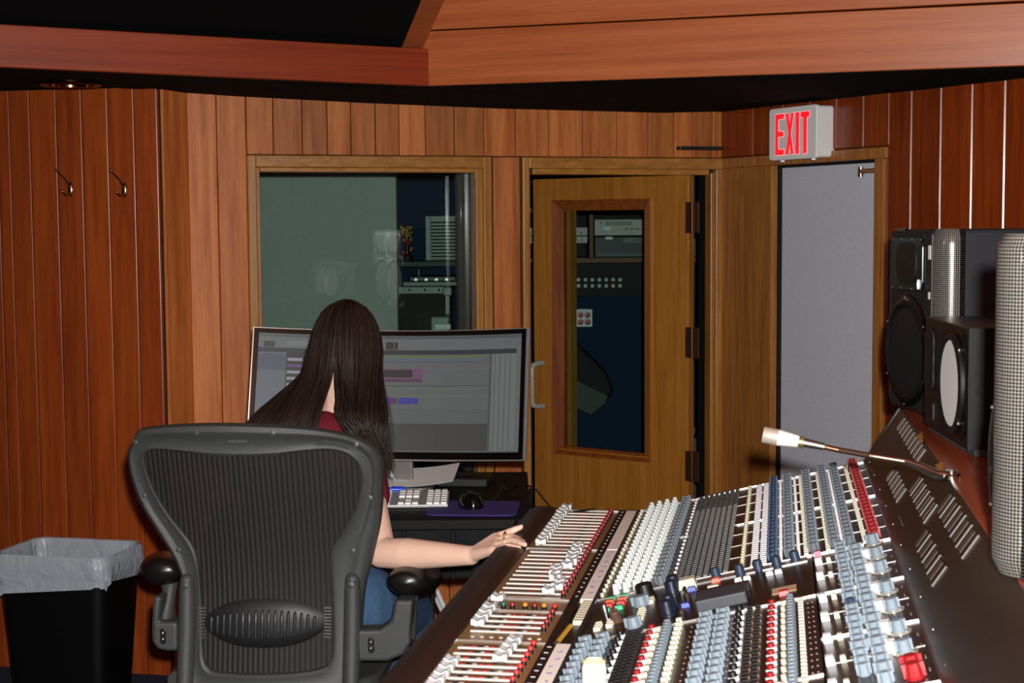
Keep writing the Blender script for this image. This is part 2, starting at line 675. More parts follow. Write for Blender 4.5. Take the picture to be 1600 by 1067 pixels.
dbox('door_stile', .018, gr+.02, -TH, 0, .01, DTOP, OAK_DOOR)
dbox('door_stile', gl_-.02, LW, -TH, 0, .01, DTOP, OAK_DOOR)
dbox('door_rail', gr+.02, gl_-.02, -TH, 0, gt-.02, DTOP, OAK_DOOR, 0)
dbox('door_rail', gr+.02, gl_-.02, -TH, 0, .01, gb+.02, OAK_DOOR, 0)
tw = .03


def trim_piece(pts, m):
    """mitred trim, outer edge proud, inner edge sunk"""
    mb = MB()
    (a, za), (b, zb), (c, zc), (d, zd) = pts
    mb.add([(a, .012, za), (b, .012, zb), (c, -.012, zc), (d, -.012, zd),
            (a, -.002, za), (b, -.002, zb), (c, -.03, zc), (d, -.03, zd)],
           [(0, 1, 2, 3), (4, 5, 6, 7), (0, 1, 5, 4), (1, 2, 6, 5), (2, 3, 7, 6), (3, 0, 4, 7)], DM)
    mb.build('glazing_trim', m, d1)


trim_piece([(gr, gt), (gl_, gt), (gl_-tw*1.3, gt-tw*1.4), (gr+tw*1.3, gt-tw*1.4)], OAK_TRIM)
trim_piece([(gr, gb), (gl_, gb), (gl_-tw*1.3, gb+tw), (gr+tw*1.3, gb+tw)], OAK_TRIM)
trim_piece([(gr, gb), (gr, gt), (gr+tw*1.3, gt-tw*1.4), (gr+tw*1.3, gb+tw)], OAK_DOOR)
trim_piece([(gl_, gb), (gl_, gt), (gl_-tw*1.3, gt-tw*1.4), (gl_-tw*1.3, gb+tw)], OAK_TRIM)
dbox('glass_pane', gr+.03, gl_-.03, -.026, -.022, gb+.02, gt-.03, GLASS_D, 0)
dbox('glazing_bead', gl_-.062, gl_-.042, -.075, -.03, gb+.02, gt-.03, OAK, .001)
for py in (340, 535, 728):
    _, hz = door_pt(1075, py)
    dbox('hinge', -.028, .030, -.002, .0025, hz-.058, hz+.058, BRONZE, .001)
    MB().tube([DM @ Vector((0, .004, hz-.058)), DM @ Vector((0, .004, hz+.058))], .007, 10).build('hinge_pin', BRONZE, d1, smooth=True)
hz0, hz1 = door_pt(850, 634)[1], door_pt(850, 567)[1]
hu = door_pt(848, 600)[0]
path = [(hu, 0, hz1), (hu+.004, .03, hz1), (hu+.01, .052, hz1-.006), (hu+.013, .058, hz1-.022), (hu+.013, .058, hz0+.022),
        (hu+.01, .052, hz0+.006), (hu+.004, .03, hz0), (hu, 0, hz0)]
MB().tube(path, .011, 12, M=DM).build('pull_handle', mat('handle_grey', '#a4a6a0', .35, var=.05), d1, smooth=True)

# ------------------------------------------------------------------ door 2 (fabric faced, under the exit sign)
d2 = struct(bpy.data.objects.new('door_2', None), 'grey fabric faced exit door in oak frame')
C.objects.link(d2)
wbox('door_frame', .008, .262, -.022, 0, 0, 1.705, OAK_DARK, d2, WR)
wbox('door_frame', .262, .340, -.026, .02, 0, 1.705, OAK_DARK, d2, WR)
wbox('door_frame', .015, .95, -.026, .06, 1.705, 1.742, OAK_DARK, d2, WR)
wbox('door_frame', .90, .945, -.03, .08, 0, 1.705, OAK_DARK, d2, WR)
wbox('fabric_leaf', .353, .905, .010, .06, .01, 1.697, FABRIC_GREY, d2, WR)
wbox('dark_gap', .340, .9, .092, .1, 0, 1.703, BLACK_SOFT, d2, WR, 0)
MB().box(.80, .905, -.014, .002, 1.660, 1.676, WR.M).build('closer_arm', CHROME, d2, bevel=.003)
MB().tube([(.805, -.006, 1.650), (.805, -.006, 1.682)], .011, 12, M=WR.M).build('closer_pivot', CHROME, d2, smooth=True)

# small black shelf above the corner
MB().box(WB.t(1053, 233)[0], WB.L-.03, -.06, -.02, 1.772, 1.785, WB.M).build('wall_ledge', BLACK, bevel=.002)
o = bpy.data.objects['wall_ledge']
tag(o, 'thin black ledge bar on the planks between the door and exit sign', 'ledge')

# ------------------------------------------------------------------ rooms behind the glass
bw = struct(MB().box(-2.2, 2.6, 7.9, 8.0, 0, 2.6).build('wall_booth', BOOTH_BLUE))
gp1 = at(620, 400, 6.65)
gw = struct(MB().box(-2.2, gp1.x, 6.65, 6.75, 0, 2.6).build('wall_booth_side', BOOTH_GREY))
struct(MB().box(2.5, 2.6, 5.0, 7.9, 0, 2.6).build('wall_booth_end', BOOTH_BLUE))


def pbox(mb, x0, y0, x1, y1, Y, dep, M=None):
    """box whose front face covers the given picture rectangle at distance Y"""
    a = at(x0, y0, Y)
    b = at(x1, y1, Y)
    return mb.box(min(a.x, b.x), max(a.x, b.x), Y, Y+dep, min(a.z, b.z), max(a.z, b.z))


# louvred vent
v = thing('louvred_vent', 'pale louvred vent on the blue booth wall seen through the window', 'vent', at(695, 412, 7.85))
v.location = (0, 0, 0)
PALE = mat('vent_paint', '#b5bfb8', .6)
for r in ((665, 338, 673, 413), (722, 338, 730, 413), (673, 338, 722, 346), (673, 406, 722, 413)):
    pbox(MB(), *r, 7.86, .03).build('vent_frame', PALE, v)
pbox(MB(), 673, 346, 722, 406, 7.88, .01).build('vent_back', BLACK_SOFT, v)
for k in range(11):
    y = 349+k*5.3
    pbox(MB(), 673, y, 722, y+2.6, 7.862, .015).build('slat', PALE, v)
# shelf, ornament, cases
tag(pbox(MB(), 622, 409, 735, 416, 7.55, .3).build('booth_shelf', mat('booth_shelf', '#4d5a58', .7), bevel=.003), 'dark shelf under the vent in the booth', 'shelf')
orn = thing('ornament', 'gold and red tinsel ornament on the booth shelf', 'ornament')
GOLD = mat('gold_bead', '#d8b060', .3, .6)
RED = mat('red_bead', '#b02a1c', .4)
oc = at(636, 377, 7.65)
for k in range(46):
    a = random.uniform(0, 6.28)
    rr = random.uniform(0, .048)
    h = random.uniform(-.062, .07)
    rr *= 1-abs(h)*5
    MB().ball(oc+Vector((rr*math.cos(a), rr*math.sin(a), h)), random.uniform(.006, .012), 8, 6).build('bead', RED if k % 4 == 0 else GOLD, orn, smooth=True)
MB().lathe([(.03, 0), (.035, .03), (.012, .04), (.01, .09)], 12, Matrix.Translation((oc.x, oc.y, at(636, 409, 7.65).z))).build('ornament_stand', BLACK, orn, smooth=True)
ba = thing('audio_gear', 'dark gear with small knobs below the booth shelf', 'audio gear')
pbox(MB(), 640, 432, 712, 440.3, 7.5, .2).build('gear_body', BLACK, ba, bevel=.004)
for k in range(4):
    p = at(650+k*16, 437, 7.5)
    MB().lathe([(.008, 0), (.008, .012)], 10, Matrix.Translation(p) @ Matrix.Rotation(R(90), 4, 'X')).build('gear_knob', STEEL, ba)
p = at(654, 432, 7.55)
MB().tube([p, p+Vector((0, 0, .035))], .01, 10).build('gear_peg', STEEL, ba)
tag(pbox(MB(), 630, 441, 724, 446, 7.3, .5).build('booth_counter', mat('counter_pale', '#9aa19c', .6), bevel=.002), 'thin pale counter top standing above the road case', 'counter')
CASE_ALU = mat('case_aluminium', '#6e7876', .5, .5)
rc = thing('road_case', 'black road case with aluminium edges under the pale counter', 'case')
pbox(MB(), 622, 458, 698, 830, 7.2, .5).build('case_body', BLACK_SOFT, rc)
for r in ((622, 448, 704, 459), (695, 459, 706, 830)):
    pbox(MB(), *r, 7.19, .5).build('edge_extrusion', CASE_ALU, rc, bevel=.003)
for x in (640, 664, 686):
    MB().ball(at(x, 453, 7.19), .006, 8, 6).build('rivet', CHROME, rc)
pbox(MB(), 692, 449, 706, 462, 7.17, .02).build('corner_plate', CASE_ALU, rc, bevel=.004)
tc_ = thing('gear_box', 'grey metal box standing in front of the road case', 'box')
pbox(MB(), 672, 494, 706, 866, 6.95, .15).build('box_body', CASE_ALU, tc_, bevel=.008)
pbox(MB(), 680, 507, 704, 514, 6.94, .01).build('box_label', WHITE, tc_)

# gear shelves seen through the door glass
cab = thing('gear_shelf', 'wooden shelf unit holding rack gear behind the door glass', 'shelf')
SH = mat('shelf_edge', '#7a4c28', .6)
YS = 7.5
pbox(MB(), 780, 404, 1130, 409, YS, .38).build('shelf_board', SH, cab)
pbox(MB(), 921, 335, 927, 404, YS, .38).build('shelf_divider', SH, cab)
pbox(MB(), 780, 325, 1130, 331, YS, .38).build('shelf_board', SH, cab)
pbox(MB(), 780, 331, 1130, 404, YS+.36, .02).build('shelf_back', BLACK_SOFT, cab)
CREAM = mat('gear_cream', '#b9bab0', .5)
g1 = thing('rack_unit', 'cream rack unit on the right of the gear shelf', 'rack unit')
pbox(MB(), 929, 343, 1090, 367, YS+.03, .3).build('unit_body', CREAM, g1, bevel=.003)
pbox(MB(), 946, 346, 988, 352, YS+.025, .01).build('display', mat('unit_display', '#8c8c7c', .5), g1)
for k in range(5):
    pbox(MB(), 976+k*9, 356, 981+k*9, 359, YS+.022, .01).build('unit_button', BLACK, g1)
pbox(MB(), 944, 355, 954, 359, YS+.022, .01).build('unit_label', WHITE, g1)
pbox(MB(), 938, 346, 941, 350, YS+.022, .01).build('unit_button', BLACK, g1)
g2 = thing('rack_unit', 'dark disc player below the cream unit on the gear shelf', 'rack unit')
pbox(MB(), 929, 370, 1090, 401, YS+.02, .3).build('unit_body', mat('unit_dark', '#23262a', .5), g2, bevel=.003)
pbox(MB(), 934, 396, 1080, 400, YS+.015, .01).build('unit_trim', mat('unit_trim', '#4a5560', .5), g2)
pbox(MB(), 974, 372, 1040, 379, YS+.012, .01).build('disc_tray', BLACK, g2)
pbox(MB(), 946, 370, 957, 374, YS+.012, .01).build('unit_label', WHITE, g2)
g3 = thing('rack_unit', 'pair of small grey units on the left of the gear shelf', 'rack unit')
pbox(MB(), 790, 356, 918, 368, YS+.02, .3).build('unit_body', CREAM, g3, bevel=.003)
pbox(MB(), 790, 370, 918, 380, YS+.02, .3).build('unit_body', CREAM, g3, bevel=.003)
for k in range(9):
    pbox(MB(), 826+k*10, 362, 830+k*10, 366, YS+.012, .01).build('unit_button', BLACK, g3)
    pbox(MB(), 828+k*10, 373, 831+k*10, 377, YS+.012, .01).build('unit_button', BLACK, g3)
pp = thing('patch_panel', 'black patch panel with two rows of silver jacks', 'patch panel')
pbox(MB(), 780, 411, 1130, 461, YS+.2, .2).build('panel_plate', BLACK_SOFT, pp)
jm = MB().lathe([(.0095, 0), (.0095, .01), (.0055, .01), (.0055, .004)], 12).mesh('jack', True)
jm.materials.append(mat('jack_metal', '#8a8c88', .5, .6))
for k in range(8):
    for r_ in (437, 446.5):
        p = at(893+k*10.8, r_, YS+.2)
        o = bpy.data.objects.new('jack', jm)
        C.objects.link(o)
        o.parent = pp
        o.location = p
        o.rotation_euler = (R(90), 0, 0)
op = thing('outlet_plate', 'steel outlet plate with four red sockets on the blue wall', 'outlet')
pbox(MB(), 898, 483, 926, 511, 7.88, .02).build('plate', mat('plate_grey', '#9aa3a6', .4, .3), op, bevel=.003)
pbox(MB(), 905, 483, 919, 487, 7.872, .01).build('plate_label', WHITE, op)
for x in (907, 918):
    for y in (492, 503):
        MB().lathe([(.016, 0), (.016, .006), (.008, .007)], 14, Matrix.Translation(at(x, y, 7.88)) @ Matrix.Rotation(R(90), 4, 'X')).build('socket', RED, op, smooth=True)
bag = thing('hanging_bag', 'black bag with a grey panel hanging behind the door glass', 'bag')
YB = 7.78


def poly_px(pts, Y, dep):
    q = [at(x, y, Y) for x, y in pts]
    return MB().prism([(p.x, p.z) for p in q], Y, Y+dep, 'y')


poly_px([(885, 525), (900, 535), (930, 562), (948, 582), (958, 605), (956, 622), (930, 622), (885, 590)], YB, .12).build('bag_body', BLACK_SOFT, bag, bevel=.02, seg=3)
poly_px([(885, 590), (897, 593), (950, 618), (946, 630), (924, 648), (905, 640), (885, 630)], YB-.01, .1).build('bag_panel', mat('bag_grey', '#5c605e', .9, bump=.4, bscale=120), bag, bevel=.006)
MB().tube([at(890, 528, YB+.05), at(884, 500, YB+.1), at(878, 470, YB+.2)], .006, 8).build('strap', BLACK_SOFT, bag)
mk = thing('marker_pair', 'two orange capped markers in the gap beside the door hinge', 'marker')
for k in (0, 1):
    a = at(1079+k*5, 668, 6.6)
    b = at(1077+k*5, 684, 6.6)
    MB().tube([a, b], .006, 8).build('marker_barrel', mat('marker_orange', '#d07018', .4), mk)
mk2 = at(1080, 690, 6.6)
MB().box(mk2.x-.03, mk2.x+.05, 6.57, 6.67, mk2.z-.7, mk2.z+.02).build('marker_stand', BLACK, mk)

# ------------------------------------------------------------------ wall fittings
for k, (x0, y0) in enumerate(((115, 296), (199, 297))):
    t_, z_ = WL.t(x0, y0)
    q = WL.M @ Vector((t_, -.018, z_))
    h = thing('coat_hook', ['brass coat hook on the left plank wall, nearer the corner of the room', 'brass coat hook on the left plank wall, nearer the window'][k], 'hook', q, math.atan2(WL.d.y, WL.d.x), 'coat hooks')
    BR = mat('hook_brass', '#b9a678', .2, 1)
    MB().ball((.0, -.004, 0), (.010, .006, .024), 14, 10).build('back_plate', BR, h, smooth=True)
    MB().tube([(0, -.006, .008), (-.006, -.03, .035), (-.022, -.055, .062)], [.004, .0032, .003], 8).build('upper_prong', BR, h, smooth=True)
    MB().ball((-.022, -.055, .064), .0055, 10, 8).build('knob_tip', BR, h, smooth=True)
    MB().tube([(0, -.006, -.012), (-.005, -.025, -.02), (-.012, -.036, -.010)], .004, 8).build('lower_prong', BR, h, smooth=True)
    MB().ball((-.012, -.037, -.008), .006, 10, 8).build('lower_tip', BR, h, smooth=True)

dl = thing('recessed_downlight', 'recessed round ceiling light with chrome ring in the black soffit', 'downlight', at(110, 131, 4.85))
dlz = dl.location.z
MB().lathe([(.092, .0), (.094, -.004), (.086, -.008), (.072, -.004), (.07, .03)], 32, cap=False).build('trim_ring', mat('ring_metal', '#6a4a3a', .2, 1), dl, smooth=True)
MB().lathe([(.07, .03), (.02, .034)], 24).build('lamp', BLACK_GLOSS, dl)

# exit sign
ex = thing('exit_sign', 'white exit sign with glowing red letters above the grey door', 'sign')
SIGN = mat('sign_white', '#f2f3f2', .45, var=.04)
fo = -.09
t0, z0 = WR.t(1201, 251, fo)
t1, z1 = WR.t(1276, 163, fo)
zt_ = (WR.t(1201, 170, fo)[1]+WR.t(1276, 163, fo)[1])/2
zb_ = (WR.t(1201, 251, fo)[1]+WR.t(1276, 247, fo)[1])/2


def rrect(x0, x1, y0, y1, r, n=5, bul=0):
    pts = []
    for cx, cy, a0_ in ((x1-r, y1-r, 0), (x0+r, y1-r, 90), (x0+r, y0+r, 180), (x1-r, y0+r, 270)):
        for k in range(n+1):
            a = R(a0_+90*k/n)
            pts.append((cx+r*math.cos(a), cy+r*math.sin(a)))
    return pts


MB().prism(rrect(t0, t1, zb_, zt_, .014), fo, fo+.018, 'y', WR.M).build('face_plate', SIGN, ex, bevel=.004)
MB().prism(rrect(t0+.004, t1-.002, zb_+.003, zt_-.003, .012), fo+.018, -.012, 'y', WR.M).build('housing', SIGN, ex, bevel=.002)
for q in (.2, .85):
    tt = t0+(t1-t0)*q
    MB().tube([(tt, fo+.02, zb_-.006), (tt, fo+.02, zb_+.004)], .008, 10, M=WR.M).build('lower_clip', SIGN, ex)
LET = mat('exit_red', '#f5202c', .4, emit=1.0, ecol='#ff1422')
LEDGE = mat('exit_red_edge', '#f3b8b8', .5, emit=.5, ecol='#ffb0b0')
W_, H_ = t1-t0, zt_-zb_


def letter(polys, zx0, zx1):
    for (m, grow, dy) in ((LEDGE, .0022, -.0008), (LET, 0, -.0016)):
        mb = MB()
        for poly in polys:
            cx = sum(p[0] for p in poly)/len(poly)
            cy = sum(p[1] for p in poly)/len(poly)
            pts = [(t0+W_*(zx0+(zx1-zx0)*a), zb_+H_*(.1+.78*b)) for a, b in poly]
            mx_ = t0+W_*(zx0+(zx1-zx0)*cx)
            my_ = zb_+H_*(.1+.78*cy)
            pts = [(x+(grow if x > mx_ else -grow), y+(grow if y > my_ else -grow)) for x, y in pts]
            mb.prism(pts, fo+dy, fo+.001, 'y', WR.M)
        mb.build('letter' if grow == 0 else 'letter_outline', m, ex)


letter([[(0, 0), (.33, 0), (.33, 1), (0, 1)], [(.33, 0), (1, 0), (1, .13), (.33, .13)], [(.33, .45), (.95, .45), (.95, .57), (.33, .57)], [(.33, .88), (1, .88), (1, 1), (.33, 1)]], .15, .33)
letter([[(0, 0), (.3, 0), (1, 1), (.7, 1)], [(.7, 0), (1, 0), (.3, 1), (0, 1)]], .37, .54)
letter([[(0, 0), (1, 0), (1, 1), (0, 1)]], .58, .65)
letter([[(.3, 0), (.7, 0), (.7, .87), (.3, .87)], [(0, .87), (1, .87), (1, 1), (0, 1)]], .685, .86)

# ------------------------------------------------------------------ mixing console
CB = Vector((.104, 3.628, 0))
CA = math.atan2(-.1711, .9853)
con = thing('mixing_console', 'large studio mixing console with rows of knobs, faders and dark meter bridge', 'console', CB, CA)
CM = Matrix.Translation(CB) @ Matrix.Rotation(CA, 4, 'Z')
SLEN = 3.0          # the desk runs on past the photographer
TILT = math.atan(.249)
U0, ZM0 = .197, .821


def mp_(u, s, h=0):
    """a point over the tilted module surface: u across, s along the desk, h above it"""
    w_ = (u-U0)/math.cos(TILT)
    return (U0+w_*math.cos(TILT)-h*math.sin(TILT), -s, ZM0+w_*math.sin(TILT)+h*math.cos(TILT))


TR = (0, -TILT, 0)
LEATHER = mat('armrest_leather', '#2a1c18', .38, bump=.25, bscale=180)
TAN = mat('fader_plate', '#8f7048', .4, .25, var=.2)
MODULE = mat('module_plate', '#2b211f', .3, .55, var=.25)
CASE_DARK = mat('console_case', '#2a2c30', .42, .3, var=.2, bump=.1)
BRIDGE = mat('bridge_plate', '#3a2c26', .33, .45, var=.2)
SILVER = mat('silver_strip', '#d6d2d0', .25, .9, var=.1)
TAPE = mat('scribble_tape', '#f4e8de', .8, var=.05)
K_WHITE = mat('knob_white', '#cfd8d6', .45, var=.05)
K_GREY = mat('knob_grey_blue', '#76848f', .45, var=.08)
K_GREY2 = mat('knob_grey', '#5c666e', .5, var=.08)
K_BLUE = mat('knob_navy', '#1c3450', .45, var=.1)
K_RED = mat('knob_red', '#8c1418', .4, var=.1)
K_CREAM = mat('button_cream', '#cfc8ae', .5, var=.08)
K_BLACK = mat('knob_black', '#101012', .4)
K_ORANGE = mat('button_orange', '#e8501c', .4)
K_GREEN = mat('button_green', '#1fa878', .4)
K_RBTN = mat('button_red', '#d8201c', .4)
K_BBLUE = mat('button_blue', '#2a48a0', .4)
LAMP = mat('lamp_white', '#e6e6ea', .3, var=.04)

# armrest, fader plate, strips
pr_ = [(0, .822), (-.012, .829), (-.045, .829), (-.066, .820), (-.078, .795), (-.08, .755), (-.06, .735), (0, .735)]
MB().prism(pr_, 0, -SLEN, 'y').build('armrest', LEATHER, con, smooth=True)
MB().box(.0, .149, -SLEN, 0, .79, .8195).build('fader_plate', TAN, con)
MB().box(.149, .168, -SLEN, 0, .79, .822).build('scribble_strip', K_BLACK, con, bevel=.001)
for a, b in ((0, .44), (.445, .872), (1.17, SLEN)):
    MB().box(.168, .192, -b, -a-.002, .79, .8235).build('tape_strip', TAPE, con, bevel=.0008)
MB().box(.168, .192, -1.168, -.874, .79, .816).build('pencil_tray', K_BLACK, con)
MB().box(.192, .199, -SLEN, 0, .79, .826).build('ridge', CASE_DARK, con, bevel=.002)
# carcase below
MB().prism([(-.0, .79), (.2, .79), (.72, .92), (.86, .92), (.86, .62), (.1, .68), (0, .72)], -.001, -SLEN, 'y').build('carcase', CASE_DARK, con)
for s in (.12, 1.4, 2.7):
    MB().box(.12, .80, -s-.08, -s, 0, .70).build('leg', CASE_DARK, con, bevel=.01)
MB().prism([(-.0, .735), (.0, .8195), (.2, .8235), (.715, .952), (.79, 1.076), (.86, 1.07), (.86, .6), (.1, .66)], 0.0, .012, 'y').build('end_cheek', CASE_DARK, con, bevel=.002)

# fader channels
PIT = .0361
capm = MB()
prof = [(-.0105, 0), (.0105, 0), (.0115, .0055), (.0105, .0105), (.0075, .0118), (.004, .0088), (0, .0078), (-.004, .0088), (-.0075, .0118), (-.0105, .0105), (-.0115, .0055)]
capm.prism(prof, -.0115, .0115, 'y')
capm = capm.mesh('fader_cap')
capm.materials.append(WHITE)
linem = MB().prism([(-.0107, .0107), (-.0075, .0121), (-.004, .0091), (0, .0081), (.004, .0091), (.0075, .0121), (.0107, .0107), (.0075, .0112), (0, .0072), (-.0075, .0112)], -.0119, -.0098, 'y').mesh('cap_line')
linem.materials.append(mat('cap_line_dark', '#3a1c22', .5))
stemm = MB().box(-.003, .003, -.003, .003, -.006, .001).mesh('cap_stem')
stemm.materials.append(STEEL)
slotm = MB().box(0, .112, -.0018, .0018, -.0005, .0007).mesh('fader_slot')
slotm.materials.append(K_BLACK)
stripm = MB().box(0, .118, -.0034, .0034, 0, .0018).mesh('fader_divider')
stripm.materials.append(mat('fader_scale', '#f2ece6', .45, 0, var=.03))
dotm = {}
for nm, m in (('status_dot', mat('dot_red', '#c02820', .5)), ('dark_dot', K_BLACK), ('clear_dot', mat('dot_grey', '#b8aca0', .4))):
    d_ = MB().lathe([(.004, 0), (.004, .0014), (.0026, .0022)], 10).mesh(nm, True)
    d_.materials.append(m)
    dotm[nm] = d_
pegm = MB().lathe([(.0048, 0), (.0048, .006), (.0048, .0062)], 10).mesh('channel_button', True)
pegm.materials.append(K_BLACK)


def peg_top(m):
    d_ = MB().lathe([(.0046, 0), (.0046, .004), (.003, .0062)], 10).mesh('button_cap', True)
    d_.materials.append(m)
    return d_


ptop = {'red': peg_top(K_RED), 'bright': peg_top(K_RBTN), 'orange': peg_top(mat('peg_amber', '#c88020', .4)), 'teal': peg_top(mat('peg_teal', '#0f5c5c', .4))}


def put(mesh, name, p, rot=(0, 0, 0), parent=None, sc_=None):
    o = bpy.data.objects.new(name, mesh)
    C.objects.link(o)
    o.parent = parent or con
    o.location = p
    o.rotation_euler = rot
    if sc_:
        o.scale = sc_
    return o


def cap(u, s):
    z = .8215+.006
    o = put(capm, 'fader_cap', (u, -s, z))
    put(linem, 'cap_line', (0, 0, 0), parent=o)
    put(stemm, 'cap_stem', (0, 0, 0), parent=o)


def peg(u, s, kind='red'):
    o = put(pegm, 'channel_button', (u, -s, .8195))
    put(ptop[kind], 'button_cap', (0, 0, .006), parent=o)


def fader_channel(s, uc, dense=False):
    put(slotm, 'fader_slot', (.018, -s, .8195))
    put(stripm, 'fader_divider', (.012, -s-PIT/2, .8193))
    if dense:
        for u, nm in ((.036, 'status_dot'), (.047, 'dark_dot'), (.057, 'clear_dot'), (.067, 'status_dot'), (.08, 'status_dot'), (.092, 'dark_dot'), (.103, 'clear_dot'), (.115, 'status_dot')):
            if abs(u-uc) > .016:
                put(dotm[nm], nm, (u, -s-.009, .8195))
    else:
        for u, nm in ((.07, 'status_dot'), (.094, 'dark_dot'), (.118, 'status_dot')):
            if abs(u-uc) > .016:
                put(dotm[nm], nm, (u, -s-.009, .8195))
    cap(uc, s)


for k in range(12):
    fader_channel(.018+k*PIT, .0265+random.uniform(-.0015, .0015))
    peg(.1335, .018+k*PIT)
ups = [.100, .1, .101, .1, .104, .112, .09, .088, .094, .11, .122, .10, .118]
for k in range(12):
    fader_channel(.452+k*PIT*.99, [.103, .104, .103, .104, .108, .104, .088, .090, .096, .108, .110, .099][k]+.008)
    peg(.1335, .452+k*PIT*.99)
for k, c in enumerate(('teal', 'red', 'orange', 'red', 'orange', 'bright')):
    peg((.04, .056, .079, .096, .113, .132)[k], .945, c)
cap(.024, .912)
for k in range(4):
    fader_channel(.982+k*PIT*.95, .022, True)
    peg(.1335, .982+k*PIT*.95)
for k in range(8):
    put(dotm['clear_dot'], 'clear_dot', (.022+.016*k, -1.138, .8195))
for s in (.001, .4385, .874, .962, 1.164):
    MB().box(.0, .149, -s-.0022, -s+.0022, .8195, .8225).build('panel_joint', SILVER, con)
for k in range(16):
    fader_channel(1.188+k*PIT*.92, (.102, .101, .099, .097)[k] if k < 4 else .026, True)
    peg(.133, 1.188+k*PIT*.92, 'bright')
tickm = MB().box(-.0022, .0022, -.0006, .0006, 0, .0006).mesh('scribble_mark')
tickm.materials.append(LAMP)
for k in range(24):
    put(tickm, 'scribble_mark', (.1585, -.018-k*PIT, .8221))
    put(tickm, 'scribble_mark', (.1585, -1.19-k*PIT*.92, .8221), sc_=(1.6, 1.6, 1))
# handwriting on the tape
inkm = mat('ink', '#5a5a9a', .8)
for k in range(9):
    s = .47+k*.044
    mb = MB()
    p = [(random.uniform(-.006, .006), random.uniform(-.008, .008), 0) for _ in range(7)]
    mb.tube(p, .0006, 4)
    o = mb.build('ink_mark', inkm, con)
    o.location = (.180, -s, .8238)
for k in range(8):
    s = 1.22+k*.04
    p = [(random.uniform(-.006, .006), random.uniform(-.006, .006), 0) for _ in range(6)]
    o = MB().tube(p, .0006, 4).build('ink_mark', inkm, con)
    o.location = (.180, -s, .8238)
for k in range(4):
    o = MB().box(.1685, .1915, -.52-k*.09-.0004, -.52-k*.09, .8235, .8238).build('tape_joint', mat('tape_joint', '#a89c94', .8), con)

# pale push keys in the tray
keym = MB().box(-.011, .011, -.0065, .0065, 0, .008).mesh('tray_key')
keym.materials.append(K_CREAM)
for k in range(9):
    put(keym, 'tray_key', (.186, -.888-k*.0165, .816))

# module plates, one per channel
plate = MB().box(0, .517/math.cos(TILT), -PIT/2+.0005, PIT/2-.0005, -.012, 0).mesh('channel_plate')
plate.materials.append(MODULE)
for k in range(24):
    put(plate, 'channel_plate', mp_(U0+.002, .018+k*PIT), TR)
cpl = MB().box(0, .38/math.cos(TILT), -1.166, -.874, -.012, 0).mesh('master_plate')
cpl.materials.append(MODULE)
put(cpl, 'master_plate', (mp_(U0+.002, 0)), TR)
npl = MB().box(0, .38/math.cos(TILT), -PIT/2+.0005, PIT/2-.0005, -.012, 0).mesh('channel_plate')
npl.materials.append(MODULE)
for k in range(22):
    put(npl, 'channel_plate', mp_(U0+.002, 1.188+k*PIT), TR)
for a, b in ((.874, 1.166), (1.17, 1.43), (1.434, 1.72), (1.724, 2.0)):
    q = MB().box(.385/math.cos(TILT), .517/math.cos(TILT), -b, -a, -.012, 0).mesh('monitor_plate')
    q.materials.append(MODULE)
    put(q, 'monitor_plate', mp_(U0, 0), TR)
MB().box(.385/math.cos(TILT), .517/math.cos(TILT), -SLEN, -2.0, -.012, 0).build('blank_plate', MODULE, con).location = mp_(U0, 0)
bpy.data.objects['blank_plate'].rotation_euler = TR
thin = MB().box(0, 1, -.0016, .0016, -.001, .0022).mesh('module_rail')
thin.materials.append(SILVER)
for s, u0, u1 in ((.001, .2, .714), (.4385, .2, .338), (.4385, .437, .714), (.873, .2, .714), (1.168, .2, .714), (1.432, .58, .714), (1.6, .2, .58), (1.722, .58, .714)):
    put(thin, 'module_rail', mp_(u0, s), TR, sc_=((u1-u0)/math.cos(TILT), 1, 1))
hair_line = MB().box(0, 1, -.0005, .0005, 0, .0006).mesh('module_line')
hair_line.materials.append(STEEL)
for k in range(1, 8):
    put(hair_line, 'module_line', mp_(.433, .018+k*3*PIT-PIT/2), TR, sc_=(.285/math.cos(TILT), 1, 1))
for s in (.96, 1.05, 1.3, 1.56):
    put(hair_line, 'module_line', mp_(.59, s), TR, sc_=(.12/math.cos(TILT), 1, 1))
put(MB().box(-.003, .003, -SLEN, 0, -.002, .003).mesh('edge_rail'), 'edge_rail', mp_(.716, 0), TR).data.materials.append(STEEL)


# knob and button shapes
def knob_mesh(name, m, r, h, top=.8, n=12, fins=False, line=None):
    mb = MB()
    mb.lathe([(r*1.12, 0), (r*1.12, h*.12), (r, h*.16), (r*top, h*.95), (r*top*.85, h)], n)
    if fins:
        mb.box(-r*1.25, r*1.25, -r*.28, r*.28, h*.1, h*.97)
    me = mb.mesh(name, not fins)
    me.materials.append(m)
    return me


def cube_mesh(name, m, a, b, h):
    me = MB().add([(-a, -b, 0), (a, -b, 0), (a, b, 0), (-a, b, 0), (-a*.85, -b*.85, h), (a*.85, -b*.85, h), (a*.85, b*.85, h), (-a*.85, b*.85, h)],
                  [(0, 1, 2, 3), (4, 5, 6, 7), (0, 1, 5, 4), (1, 2, 6, 5), (2, 3, 7, 6), (3, 0, 4, 7)]).mesh(name)
    me.materials.append(m)
    return me


